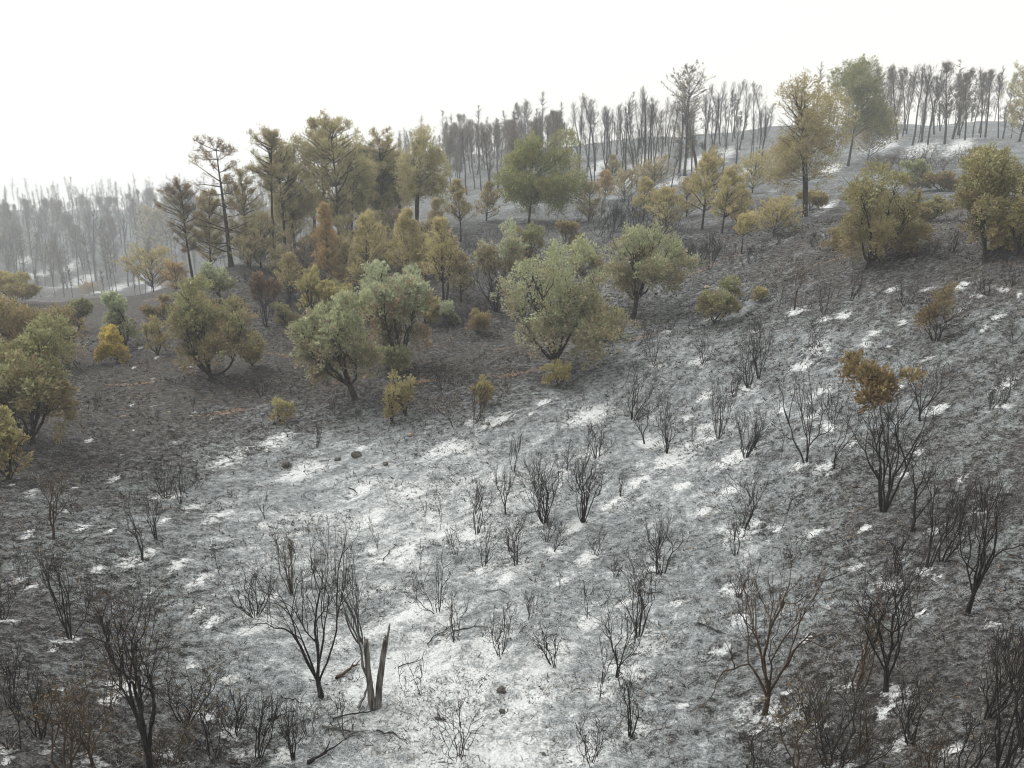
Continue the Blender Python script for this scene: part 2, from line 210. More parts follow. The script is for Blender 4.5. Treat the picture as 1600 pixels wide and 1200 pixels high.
BRUSH = [
('burnt brush in the grey thicket behind the open-limbed olive tree', 'burnt brush behind the open-limbed olive tree', 'k', [(6.85, 59.3, 2.83, 2.93), (7.08, 57.13, 1.94, 1.55), (7.69, 57.97, 2.88, 1.81), (8.24, 60.46, 2.6, 2.23), (8.44, 60.16, 2.3, 2.36), (9.04, 58.93, 2.81, 1.8), (9.32, 58.39, 1.94, 1.94), (9.39, 57.24, 2.92, 2.93), (9.01, 52.13, 2.26, 2.04), (9.28, 51.63, 2.39, 2.49), (10.3, 53.74, 2.15, 1.4), (10.61, 54.89, 2.13, 1.85), (10.23, 51.04, 2.03, 1.46), (10.85, 50.77, 2.0, 1.61), (11.49, 52.24, 2.67, 1.56), (11.0, 48.09, 1.64, 1.56), (11.37, 48.78, 1.65, 0.98), (11.24, 46.93, 1.76, 1.65), (11.65, 46.1, 1.85, 1.37), (11.92, 46.36, 1.66, 1.55), (12.13, 45.48, 1.57, 1.62), (12.63, 47.08, 2.12, 2.15)]),
('burnt brush standing below the ridge between the golden pines', 'burnt brush between the golden pines', 'k', [(7.32, 64.82, 2.13, 1.55), (8.59, 71.99, 1.86, 1.21), (8.17, 63.23, 1.72, 1.03), (9.2, 66.67, 2.05, 1.42), (9.07, 63.76, 2.01, 1.57), (9.14, 62.82, 1.59, 1.3), (10.9, 69.3, 2.45, 2.57), (10.23, 62.64, 1.65, 1.3), (10.34, 61.95, 1.81, 1.44), (10.97, 61.02, 2.39, 1.91), (11.3, 61.72, 1.97, 1.41), (12.54, 66.38, 2.01, 2.13), (12.26, 61.3, 1.97, 1.46), (12.88, 64.19, 2.32, 2.33), (12.48, 59.47, 2.16, 1.98), (12.93, 59.07, 1.78, 1.64)]),
('charred undergrowth between the centre olive trees', 'charred undergrowth between the olive trees', 'k', [(-4.06, 42.87, 1.35, 1.2), (-3.72, 41.52, 1.23, 1.03), (-3.65, 42.63, 0.99, 0.87), (-3.26, 41.81, 1.24, 1.16), (-3.09, 42.28, 1.31, 1.25), (-2.83, 41.69, 1.38, 1.22), (-2.44, 41.33, 1.14, 0.92), (-2.42, 41.66, 1.42, 1.12), (-2.09, 41.96, 1.29, 0.83), (-1.86, 42.34, 1.26, 0.96), (-1.65, 41.77, 1.23, 1.11), (-1.62, 43.58, 1.14, 0.99), (-1.3, 42.01, 1.23, 0.71), (-1.05, 43.36, 0.87, 0.54), (-0.85, 43.49, 0.97, 0.56), (-0.58, 42.88, 1.23, 1.04), (-0.39, 41.35, 0.8, 0.6), (-0.16, 42.78, 0.9, 0.86)]),
('burnt brush along the foot of the right-hand ridge pines', 'burnt brush at the foot of the ridge', 'b', [(42.48, 90.21, 2.52, 1.6), (41.56, 86.6, 2.39, 2.54), (41.83, 85.5, 2.64, 2.39), (43.57, 88.41, 2.45, 2.13), (40.25, 79.59, 2.23, 1.69), (45.79, 89.61, 1.86, 1.61), (45.39, 87.9, 2.48, 2.56), (44.2, 84.61, 1.9, 1.39), (45.35, 84.94, 2.8, 2.92), (46.38, 86.18, 2.86, 2.39), (46.49, 85.42, 2.84, 2.36), (46.06, 83.61, 1.75, 1.57), (47.77, 85.48, 2.59, 2.59), (46.66, 82.82, 1.92, 2.02), (49.38, 85.76, 1.97, 1.31), (49.75, 85.11, 2.37, 1.95)]),
('charred brush beside the scorched two-trunk pine', 'charred brush by the two-trunk pine', 'k', [(18.57, 56.97, 1.82, 1.16), (19.55, 59.02, 1.68, 1.25), (19.24, 57.58, 1.58, 1.19), (19.59, 57.35, 1.17, 0.82), (19.17, 55.47, 1.91, 1.61), (19.61, 56.32, 1.51, 1.3), (20.46, 57.4, 1.59, 1.63), (21.26, 59.13, 1.99, 1.34), (20.54, 56.31, 1.18, 1.16), (21.96, 59.17, 1.44, 1.39)]),
('charred brush below the pine grove on the left', 'charred brush below the pine grove', 'k', [(-15.32, 46.73, 1.41, 1.16), (-15.17, 46.6, 1.11, 0.94), (-15.21, 47.65, 1.21, 1.15), (-14.79, 46.88, 1.01, 0.91), (-14.5, 46.7, 1.61, 0.94), (-14.88, 48.67, 1.61, 1.64), (-14.86, 49.25, 1.3, 1.3), (-14.54, 48.44, 1.39, 0.89), (-14.76, 50.36, 1.15, 0.86), (-14.71, 50.54, 1.6, 1.47), (-14.5, 51.22, 1.48, 1.06), (-14.22, 50.77, 1.96, 1.45)]),
('charred scrub on the dark slope at upper right', 'charred scrub on the upper right slope', 'b', [(15.59, 40.04, 0.62, 0.54), (16.04, 39.1, 0.79, 0.69), (16.59, 39.48, 0.66, 0.61), (17.39, 39.81, 0.65, 0.49), (17.79, 39.18, 0.86, 0.76), (17.52, 38.1, 0.56, 0.35), (18.35, 38.23, 0.91, 0.73), (18.14, 36.94, 0.52, 0.47), (18.89, 37.76, 0.93, 0.84), (19.29, 37.36, 0.93, 0.83), (19.82, 36.8, 0.77, 0.57), (19.8, 36.35, 0.75, 0.56), (20.37, 36.36, 0.84, 0.75), (20.58, 35.44, 0.83, 0.68)]),
('burnt brush scattered over the grey slope above the half-burnt tree', 'burnt brush on the grey middle slope', 'k', [(-4.94, 56.36, 1.42, 1.08), (-4.89, 59.92, 1.07, 0.63), (-3.57, 58.32, 1.47, 0.84), (-3.08, 56.26, 1.32, 1.03), (-2.7, 62.62, 1.07, 0.69), (-2.0, 61.2, 1.64, 1.06), (-1.43, 63.1, 1.08, 0.77), (-0.72, 62.36, 0.96, 0.99), (0.08, 59.76, 1.45, 1.31), (0.84, 60.67, 1.01, 0.91), (1.48, 63.9, 1.57, 1.03), (2.48, 74.23, 1.33, 0.81), (2.98, 63.12, 1.25, 0.91), (4.34, 73.53, 1.8, 1.67), (5.05, 75.5, 1.78, 1.86), (6.22, 74.42, 2.05, 1.19), (6.14, 69.39, 1.41, 0.84), (7.18, 68.21, 1.48, 1.11)]),
('burnt brush scattered on the dark slope below the golden pines', 'burnt brush below the golden pines', 'k', [(12.33, 47.71, 1.23, 0.99), (13.14, 47.96, 0.87, 0.51), (13.33, 47.96, 0.87, 0.67), (13.74, 48.1, 0.75, 0.78), (13.39, 45.51, 0.91, 0.75), (14.05, 46.63, 0.77, 0.64), (14.32, 45.1, 1.14, 0.77), (14.45, 45.42, 0.95, 0.81), (14.83, 44.96, 1.07, 1.08), (15.51, 45.99, 1.14, 0.78), (16.11, 46.89, 0.76, 0.72), (16.81, 46.95, 0.78, 0.48), (17.57, 48.7, 0.98, 0.83), (18.08, 49.0, 1.14, 0.68), (17.86, 47.27, 0.92, 0.57), (18.28, 47.12, 1.12, 0.95), (17.93, 44.66, 1.07, 0.91), (17.73, 43.59, 1.0, 1.03), (18.46, 44.28, 0.81, 0.78), (20.69, 49.2, 0.77, 0.51)]),
('small burnt brush on the grey slope between the ridge and the golden pines', 'small burnt brush below the ridge', 'k', [(6.74, 94.87, 1.24, 0.75), (9.15, 99.88, 1.01, 0.61), (10.54, 109.21, 2.12, 2.23), (13.29, 113.94, 1.65, 1.26), (15.57, 123.39, 1.99, 1.99), (17.24, 118.6, 1.85, 1.24), (16.47, 103.31, 2.1, 2.05), (17.92, 108.75, 2.17, 1.76), (18.93, 103.43, 1.9, 1.99), (15.87, 79.64, 1.32, 0.83), (22.52, 104.5, 1.07, 1.15), (21.34, 97.52, 1.48, 1.51), (26.65, 112.7, 1.44, 0.98), (27.06, 107.01, 1.93, 1.36), (29.22, 110.98, 2.29, 2.3), (26.89, 94.39, 1.34, 0.88), (29.66, 99.59, 1.01, 0.67), (26.98, 89.25, 1.77, 1.21), (34.12, 105.31, 1.82, 1.85), (28.49, 84.53, 1.18, 0.69), (32.5, 93.3, 1.1, 0.85), (41.62, 116.56, 1.52, 1.18)]),
('small burnt tuft on the dark soil under the olive trees', 'small burnt tufts on the dark soil', 'b', [(-20.41, 34.46, 0.38, 0.62), (-19.28, 33.53, 0.46, 0.64), (-19.32, 34.23, 0.37, 0.49), (-19.57, 35.76, 0.35, 0.34), (-19.85, 36.7, 0.46, 0.68), (-19.13, 36.93, 0.58, 0.64), (-19.18, 38.11, 0.54, 0.75), (-16.71, 34.12, 0.47, 0.71), (-16.9, 35.36, 0.33, 0.42), (-17.02, 36.98, 0.6, 0.78), (-17.2, 38.01, 0.41, 0.42), (-15.01, 34.23, 0.54, 0.73), (-15.93, 37.43, 0.5, 0.66), (-14.83, 36.33, 0.56, 0.59), (-14.7, 36.77, 0.47, 0.75), (-13.76, 35.36, 0.51, 0.54), (-13.42, 35.65, 0.53, 0.83), (-12.82, 36.32, 0.41, 0.52), (-12.4, 36.85, 0.36, 0.49), (-12.03, 37.39, 0.28, 0.28), (-11.24, 35.74, 0.32, 0.33), (-10.7, 35.62, 0.48, 0.7), (-10.65, 36.28, 0.54, 0.87), (-9.67, 34.87, 0.46, 0.73), (-9.37, 35.48, 0.53, 0.66), (-9.43, 37.55, 0.33, 0.31), (-8.5, 35.79, 0.3, 0.43), (-7.56, 35.0, 0.51, 0.73), (-6.89, 34.45, 0.45, 0.73), (-7.39, 37.69, 0.29, 0.31), (-6.48, 36.16, 0.49, 0.71), (-6.14, 36.3, 0.44, 0.52), (-5.51, 35.49, 0.38, 0.54), (-4.67, 34.13, 0.55, 0.51), (-4.14, 34.8, 0.35, 0.34), (-3.91, 35.96, 0.5, 0.8), (-3.48, 36.06, 0.42, 0.6), (-2.7, 34.94, 0.35, 0.4), (-2.19, 34.99, 0.27, 0.33), (-1.98, 34.48, 0.27, 0.3), (-1.59, 34.98, 0.57, 0.74), (-0.93, 33.46, 0.27, 0.32), (-0.3, 36.23, 0.51, 0.6), (-0.19, 35.38, 0.4, 0.48), (0.54, 35.93, 0.33, 0.54), (0.96, 34.54, 0.28, 0.31)]),
('small burnt bush on the far slope across the valley at left', 'small burnt bushes on the far left slope', 'b', [(-134.15, 196.36, 2.7, 2.79), (-129.66, 190.61, 2.49, 3.7), (-134.92, 202.43, 3.05, 3.11), (-129.16, 193.8, 2.49, 4.29), (-121.37, 186.02, 2.33, 4.26), (-121.87, 189.11, 1.92, 3.15), (-117.72, 184.09, 3.47, 4.06), (-148.0, 236.45, 3.13, 3.87), (-153.32, 249.52, 2.53, 3.51), (-141.47, 230.82, 4.07, 7.1), (-156.3, 260.07, 4.36, 7.92), (-149.21, 252.85, 2.74, 4.88), (-152.06, 262.96, 2.71, 3.69), (-121.21, 208.86, 2.59, 4.25), (-129.66, 226.92, 4.19, 6.65), (-145.35, 259.14, 3.87, 5.09), (-128.04, 231.72, 3.34, 6.06), (-123.02, 225.37, 2.53, 3.67), (-138.06, 260.14, 3.46, 5.53), (-112.41, 211.17, 2.71, 3.84), (-108.79, 209.61, 1.92, 2.7), (-122.98, 239.72, 2.88, 2.91), (-117.68, 234.02, 3.55, 6.31), (-112.33, 227.22, 3.58, 6.41), (-92.71, 191.64, 2.24, 2.53), (-122.86, 261.13, 3.38, 5.49), (-109.49, 234.34, 4.18, 5.22), (-92.83, 201.34, 2.01, 2.58), (-98.92, 218.96, 2.33, 3.2), (-113.23, 254.7, 3.02, 3.38)])]
LEAFY = [
(-18.0, 26.39, -0.27, 2.31, 0.6, 4.64, 'olive', 14, 'tree', 'large olive-green tree at the left edge with scorched lower leaves'),
(-25.47, 38.89, -0.78, 3.03, 0.42, 3.93, 'brown', 12, 'tree', 'brownish olive tree behind the large one at the left edge'),
(-16.4, 22.67, -0.34, 0.98, 0.22, 2.42, 'yellowolive', 9, 'tree', 'yellow-green small tree cut by the left edge'),
(-23.18, 43.17, -0.04, 1.17, 0.31, 3.83, 'silver', 9, 'bush', 'silvery green bush left of the leafy tree on the dark soil'),
(-21.97, 40.22, -0.21, 0.99, 0.22, 2.01, 'yellow', 8, 'bush', 'bright yellow-leaved bush beside the left olive trees'),
(-19.95, 40.77, -0.11, 0.72, 0.29, 2.46, 'yellowolive', 7, 'bush', 'yellow-brown bush right of the bright yellow one'),
(-15.01, 35.98, 0.16, 2.36, 0.79, 5.28, 'olive', 15, 'tree', 'leafy olive tree with a short dark trunk on the dark soil at left'),
(-19.19, 48.71, -0.46, 1.51, 1.01, 2.72, 'silver', 8, 'tree', 'silvery crown showing above the left leafy tree'),
(-7.21, 32.88, -0.67, 2.05, 0.97, 5.36, 'olivelight', 14, 'tree', 'forked olive tree leaning left with bare lower limbs, centre left'),
(-5.6, 36.61, -0.03, 2.07, 0.79, 5.62, 'silverolive', 14, 'tree', 'silver-green olive tree right behind the forked one'),
(-11.01, 41.15, 0.64, 1.68, 0.55, 4.57, 'yellowolive', 9, 'tree', 'yellow-olive tree behind the forked one on its left'),
(-5.9, 36.45, -0.1, 1.0, 0.1, 1.58, 'olivelight', 8, 'bush', 'low green bush at the foot of the silver-green tree'),
(-4.62, 31.01, -0.19, 0.67, 0.46, 2.12, 'yellowolive', 9, 'bush', 'taller yellow-green bush on the dark soil below the silver-green tree'),
(-5.15, 30.25, 0.03, 0.41, 0.2, 1.66, 'yellowolive', 6, 'bush', 'smaller yellow-green bush leaning on the taller one'),
(-10.0, 30.75, 0.03, 0.47, 0.12, 1.0, 'yellowolive', 6, 'bush', 'small round yellow-green bush above the pale ash'),
(-1.25, 31.63, -0.03, 0.48, 0.21, 1.66, 'yellowolive', 7, 'bush', 'upright yellow-green bush on the dark soil near the reddish shrubs'),
(2.13, 35.37, 0.37, 2.98, 0.7, 6.3, 'olivelight', 18, 'tree', 'biggest leafy olive tree, in the centre of the slope'),
(2.07, 33.09, 0.04, 0.78, 0.12, 1.17, 'yellowolive', 7, 'bush', 'pale yellow bush at the foot of the biggest olive tree'),
(6.7, 40.78, 0.87, 2.76, 1.84, 5.11, 'olivelight', 13, 'tree', 'open-limbed olive tree with visible curved branches right of the biggest one'),
(-0.92, 44.19, 0.11, 1.85, 1.91, 5.26, 'silverolive', 10, 'tree', 'half-burnt tree with dark bare stems and grey-green top'),
(4.68, 37.98, 0.0, 1.16, 0.07, 2.01, 'olive', 8, 'bush', 'green-brown bush under the right side of the biggest olive tree'),
(10.46, 37.53, 0.08, 1.16, 0.26, 2.22, 'olive', 9, 'bush', 'olive shrub with burnt stems alone on the upper ash'),
(13.02, 38.87, -0.03, 0.47, 0.07, 0.81, 'yellowolive', 5, 'bush', 'little yellow-green bush right of the olive shrub'),
(18.01, 37.68, 0.41, 2.49, 0.83, 4.86, 'oliveb', 15, 'tree', 'thick-trunked olive tree on the upper right slope'),
(21.23, 33.38, 0.53, 2.24, 0.68, 5.37, 'oliveb', 16, 'tree', 'tall brownish olive tree at the right edge'),
(22.29, 32.93, -0.46, 1.07, 0.55, 2.51, 'yellowolive', 9, 'bush', 'pale green bush in front of the tall tree at the right edge'),
(-13.67, 44.8, -0.2, 0.9, 0.08, 1.34, 'olive', 7, 'bush', 'low dull green bush below the brown dead shrub'),
(-14.92, 44.3, 0.15, 1.0, 1.63, 3.84, 'deadbrown', 7, 'bush', 'tall brown dead shrub left of the yellow-olive tree'),
(16.87, 29.0, 0.03, 0.76, 0.51, 2.21, 'rust', 8, 'bush', 'rust-leaved shrub on the upper right ash'),
(10.54, 19.55, -0.45, 0.97, 3.55, 4.49, 'rust', 9, 'tree', 'large charred shrub topped with orange-brown leaves at right'),
(-8.4, 45.77, 0.4, 1.59, 0.08, 2.27, 'yellowolive', 8, 'bush', 'dull yellow bush at the back of the silver-green tree'),
(-3.74, 42.68, 0.0, 0.82, 0.11, 1.31, 'silver', 6, 'bush', 'low grey-green bush right of the silver-green tree'),
(0.88, 51.26, 0.0, 1.32, 0.22, 3.24, 'olive', 8, 'bush', 'olive bush between the half-burnt tree and the biggest one'),
(23.49, 59.68, 0.25, 1.51, 0.1, 1.47, 'gold', 5, 'bush', 'golden bush at the foot of the scorched two-trunk pine'),
(36.1, 64.01, 0.0, 1.61, 0.1, 1.97, 'brown', 6, 'bush', 'brown bush left of the tall tree at the right edge'),
(34.91, 65.83, -0.14, 1.52, 0.21, 2.66, 'olivelight', 7, 'bush', 'green bush behind the thick-trunked olive tree'),
(-5.11, 43.26, 0.0, 0.94, 0.19, 2.0, 'yellowolive', 8, 'bush', 'yellow-olive bush between the silver-green tree and the two-trunked golden pine'),
(-11.47, 46.82, 0.08, 1.22, 0.21, 2.24, 'olive', 8, 'bush', 'dull olive bush behind the forked olive tree'),
(-1.96, 40.58, 0.09, 0.8, 0.18, 1.5, 'brown', 7, 'bush', 'brown bush at the foot of the half-burnt tree'),
(4.2, 57.78, 0.1, 1.23, 0.24, 1.93, 'brown', 7, 'bush', 'brown bush right behind the biggest olive tree'),
(4.72, 49.81, 0.11, 1.18, 0.21, 1.98, 'yellowolive', 8, 'bush', 'yellow-olive bush between the biggest olive tree and the open-limbed one'),
(-20.2, 46.19, 0.04, 0.85, 0.16, 1.53, 'yellowolive', 7, 'bush', 'yellow-olive bush behind the left leafy tree'),
(-23.02, 48.29, 0.08, 1.05, 0.17, 1.6, 'brown', 7, 'bush', 'brown bush left of the silvery crown behind the leafy tree'),
(-30.02, 50.27, 0.11, 1.21, 0.22, 2.21, 'olive', 8, 'bush', 'olive bush between the left trees and the silvery green bush'),
(-13.73, 38.2, 0.03, 0.81, 0.14, 1.44, 'yellowolive', 7, 'bush', 'yellow-green bush at the right foot of the left leafy tree'),
(25.46, 46.13, 0.14, 1.11, 0.11, 1.33, 'oliveb', 7, 'bush', 'olive bush between the two right-hand olive trees'),
(18.24, 42.55, 0.05, 0.85, 0.11, 1.18, 'brown', 6, 'bush', 'brown low bush left of the thick-trunked olive tree'),
(-42.94, 63.64, -0.55, 2.48, 0.28, 2.75, 'yellowolive', 8, 'bush', 'yellow-green bush at the left edge above the olive trees')]
PINES = [
(-21.12, 55.97, 8.53, 2.42, 1.24, -0.53, 'scorchdark', 'layer', 'tall dark pine with layered bare branches at the left end of the grove'),
(-18.28, 57.65, 9.93, 1.17, 5.87, -0.4, 'scorch', 'open', 'tall thin scorched pine second from the left in the grove'),
(-18.06, 62.17, 10.42, 1.78, 3.39, 0.21, 'scorch', 'lobed', 'dense brown-green pine behind the thin one in the grove'),
(-18.34, 69.52, 11.08, 1.58, 3.59, 0.18, 'scorch', 'open', 'tall open-topped pine in the middle of the grove'),
(-14.59, 63.45, 10.64, 1.98, 2.13, 0.16, 'olivep', 'open', 'tallest open pine in the grove with a pale crown'),
(-14.44, 72.3, 9.63, 2.49, 1.33, 0.93, 'greenp', 'lobed', 'greenest rounded pine in the grove'),
(-10.71, 73.22, 8.08, 1.85, 1.88, -0.5, 'scorch', 'lobed', 'brown-green pine left of the three-stemmed one'),
(-8.35, 65.77, 8.78, 2.37, 2.72, 0.78, 'olivep', 'lobed', 'three-stemmed pine with an airy crown at the right end of the grove'),
(-24.67, 57.28, 7.27, 1.42, 2.44, -0.25, 'scorchdark', 'open', 'small brownish pine at the left fringe of the grove'),
(-106.51, 223.21, 16.48, 4.77, 3.79, -0.58, 'goldhaze', 'round', 'hazy golden pine left of the grove'),
(-18.29, 60.21, 9.54, 1.48, 2.19, 0.31, 'olivep', 'open', 'slim pale pine between the thin scorched pine and the dense one'),
(-16.09, 65.16, 9.79, 1.59, 2.62, 0.06, 'scorch', 'round', 'brown pine half hidden between the tall open pines of the grove'),
(-14.11, 65.95, 9.46, 1.72, 2.1, 0.28, 'olivep', 'lobed', 'pale olive pine left of the greenest one in the grove'),
(-12.13, 70.45, 8.69, 1.72, 1.81, 0.18, 'scorchgold', 'open', 'yellow-brown pine right of the greenest one in the grove'),
(-20.67, 58.3, 7.0, 1.48, 1.48, 0.1, 'scorch', 'round', 'brown-green pine between the layered dark pine and the thin scorched one'),
(-23.73, 58.57, 6.11, 1.3, 0.75, 0.1, 'scorchgold', 'round', 'small yellow-brown pine at the foot of the layered dark pine'),
(-18.91, 55.95, 3.3, 1.05, 0.24, 0.29, 'scorch', 'bush', 'low dark pine under the grove'),
(-15.68, 55.27, 2.35, 1.31, 0.1, 0.26, 'scorchdark', 'bush', 'low dark young pine in front of the grove'),
(22.11, 57.06, 10.48, 2.94, 2.48, -0.34, 'scorchgold', 'lobed', 'large scorched yellow-brown pine with two trunks on the right'),
(42.9, 97.85, 13.08, 4.75, 3.35, 0.98, 'greenp', 'lobed', 'tallest green-brown pine on the right ridge'),
(71.85, 109.3, 8.75, 4.27, 0.86, 0.95, 'olivep', 'round', 'brown-green pine at the right edge of the ridge'),
(24.77, 109.58, 14.22, 2.89, 2.81, 0.0, 'sparse', 'open', 'tallest bare airy pine on the middle of the ridge'),
(1.52, 68.93, 8.03, 4.48, 1.26, 0.97, 'lush', 'lobed', 'bright green bushy pine behind the biggest olive tree'),
(-10.24, 51.81, 5.13, 1.75, 0.31, 0.47, 'gold', 'cone', 'broad golden young pine in front of the grove'),
(-7.25, 51.09, 4.78, 1.23, 0.66, 0.0, 'gold', 'cone', 'golden young pine right of the broad one'),
(-4.37, 46.93, 4.9, 1.41, 1.14, 0.0, 'gold', 'cone', 'golden young pine with two thin trunks left of the half-burnt tree'),
(-12.85, 52.5, 6.2, 0.94, 0.91, -0.14, 'orange', 'cone', 'orange-brown young pine with a bare lower trunk in front of the grove'),
(-11.64, 52.66, 3.37, 0.91, 0.23, 0.0, 'goldhaze', 'cone', 'dull young pine between the orange and the broad golden ones'),
(-4.13, 60.49, 4.69, 1.13, 1.41, 0.0, 'goldhaze', 'cone', 'small brown-gold pine on the grey slope right of the grove'),
(-5.88, 58.71, 3.71, 0.75, 0.89, 0.0, 'goldhaze', 'cone', 'slim pale-gold pine on the grey slope next to the three-stemmed one'),
(11.9, 58.2, 3.16, 1.63, 0.29, 0.05, 'gold', 'cone', 'golden young pine above the open-limbed olive tree'),
(14.58, 57.71, 5.4, 1.8, 1.43, 0.39, 'gold', 'cone', 'tall golden young pine on the slope below the ridge'),
(15.3, 54.77, 4.48, 1.16, 1.23, 0.33, 'gold', 'cone', 'golden young pine just right of the tall golden one'),
(10.37, 84.67, 3.1, 1.21, 0.35, 0.0, 'orange', 'cone', 'small brown pine on the slope below the ridge'),
(12.11, 81.91, 2.54, 1.45, 0.27, 0.28, 'goldhaze', 'bush', 'dull gold low pine right of the small brown one'),
(15.31, 83.23, 3.11, 2.03, 0.27, 0.07, 'goldhaze', 'bush', 'brown-gold low pine below the tallest airy pine'),
(14.51, 47.26, 2.1, 0.56, 1.19, 0.24, 'gold', 'bush', 'tiny golden-topped pine with a burnt trunk'),
(17.4, 49.98, 1.83, 1.25, 0.25, 0.19, 'gold', 'bush', 'golden low pine left of the two-trunk pine'),
(-33.17, 68.28, 3.1, 1.97, 0.35, -0.21, 'gold', 'bush', 'golden bushy pine on the lip of the hill at left'),
(-26.54, 58.44, 1.61, 0.93, 0.15, -0.03, 'orange', 'bush', 'small orange-gold bush right of the golden one on the lip'),
(24.28, 76.84, 2.92, 1.68, 0.31, 0.06, 'gold', 'bush', 'golden low pine left of the large scorched one'),
(13.72, 104.0, 3.85, 1.22, 0.51, 0.26, 'goldhaze', 'cone', 'slim pale-gold young pine on the grey slope below the ridge'),
(28.23, 109.92, 3.86, 1.47, 0.88, 0.28, 'goldhaze', 'cone', 'slim pale-gold young pine near the tallest airy one'),
(11.37, 65.34, 3.37, 1.24, 0.38, 0.14, 'gold', 'cone', 'golden young pine left of the one above the open-limbed tree'),
(14.69, 63.66, 3.12, 1.15, 0.32, 0.08, 'goldhaze', 'cone', 'pale golden young pine left of the tall golden one'),
(16.99, 57.12, 2.91, 1.11, 0.28, 0.15, 'gold', 'cone', 'golden young pine second to the right of the tall golden one'),
(-2.38, 70.16, 3.34, 1.19, 0.35, 0.12, 'goldhaze', 'cone', 'pale young pine left of the bright green bushy one'),
(7.07, 69.43, 3.02, 1.11, 0.29, 0.06, 'goldhaze', 'bush', 'dull golden young pine right of the bright green bushy one'),
(-15.09, 50.28, 3.02, 1.13, 0.22, 0.04, 'scorchgold', 'cone', 'yellow-brown young pine right of the brown dead shrub'),
(-5.96, 51.02, 2.94, 0.94, 0.26, 0.07, 'gold', 'cone', 'golden young pine left of the two-trunked golden one'),
(-99.92, 174.34, 1.96, 1.81, 0.15, 0.0, 'orange', 'bush', 'tiny orange bush below the far slope at left'),
(47.16, 101.91, 3.24, 2.54, 0.41, 0.85, 'goldhaze', 'bush', 'low gold-green pine under the tallest green-brown one'),
(-3.22, 46.27, 2.98, 0.9, 0.6, 0.1, 'goldhaze', 'cone', 'faded young pine just left of the half-burnt tree'),
(-84.46, 215.85, 8.01, 4.99, 0.48, 0.0, 'goldhaze', 'bush', 'young half-scorched pine in the understorey of the grove'),
(-19.28, 54.78, 1.86, 1.18, 0.11, 0.05, 'scorch', 'bush', 'young half-scorched pine in the understorey of the grove'),
(-21.02, 65.27, 3.01, 1.51, 0.18, 0.0, 'scorch', 'bush', 'young half-scorched pine in the understorey of the grove'),
(-20.51, 69.33, 3.36, 1.42, 0.2, 0.06, 'scorchgold', 'bush', 'young half-scorched pine in the understorey of the grove'),
(-15.13, 59.53, 2.61, 1.17, 0.16, 0.0, 'scorch', 'bush', 'young half-scorched pine in the understorey of the grove'),
(-13.23, 60.33, 2.94, 1.34, 0.18, 0.05, 'scorchgold', 'bush', 'young half-scorched pine in the understorey of the grove'),
(-11.04, 59.84, 2.86, 1.33, 0.17, 0.05, 'scorch', 'bush', 'young half-scorched pine in the understorey of the grove'),
(-9.72, 60.34, 2.62, 1.29, 0.16, 0.16, 'scorchdark', 'bush', 'young half-scorched pine in the understorey of the grove'),
(-6.67, 55.45, 2.43, 1.0, 0.15, 0.05, 'goldhaze', 'bush', 'young half-scorched pine in the understorey of the grove'),
(-64.95, 237.83, 10.65, 5.35, 0.64, 0.3, 'scorchdark', 'bush', 'young half-scorched pine in the understorey of the grove'),
(-84.01, 230.61, 8.69, 4.92, 0.52, 0.4, 'scorchdark', 'bush', 'young half-scorched pine in the understorey of the grove'),
(-13.0, 56.84, 2.17, 1.17, 0.13, 0.05, 'goldhaze', 'bush', 'young half-scorched pine in the understorey of the grove'),
(-9.01, 54.39, 2.44, 1.1, 0.15, 0.02, 'goldhaze', 'bush', 'young half-scorched pine in the understorey of the grove'),
(-16.89, 54.27, 1.85, 0.98, 0.11, 0.05, 'scorch', 'bush', 'young half-scorched pine in the understorey of the grove')]
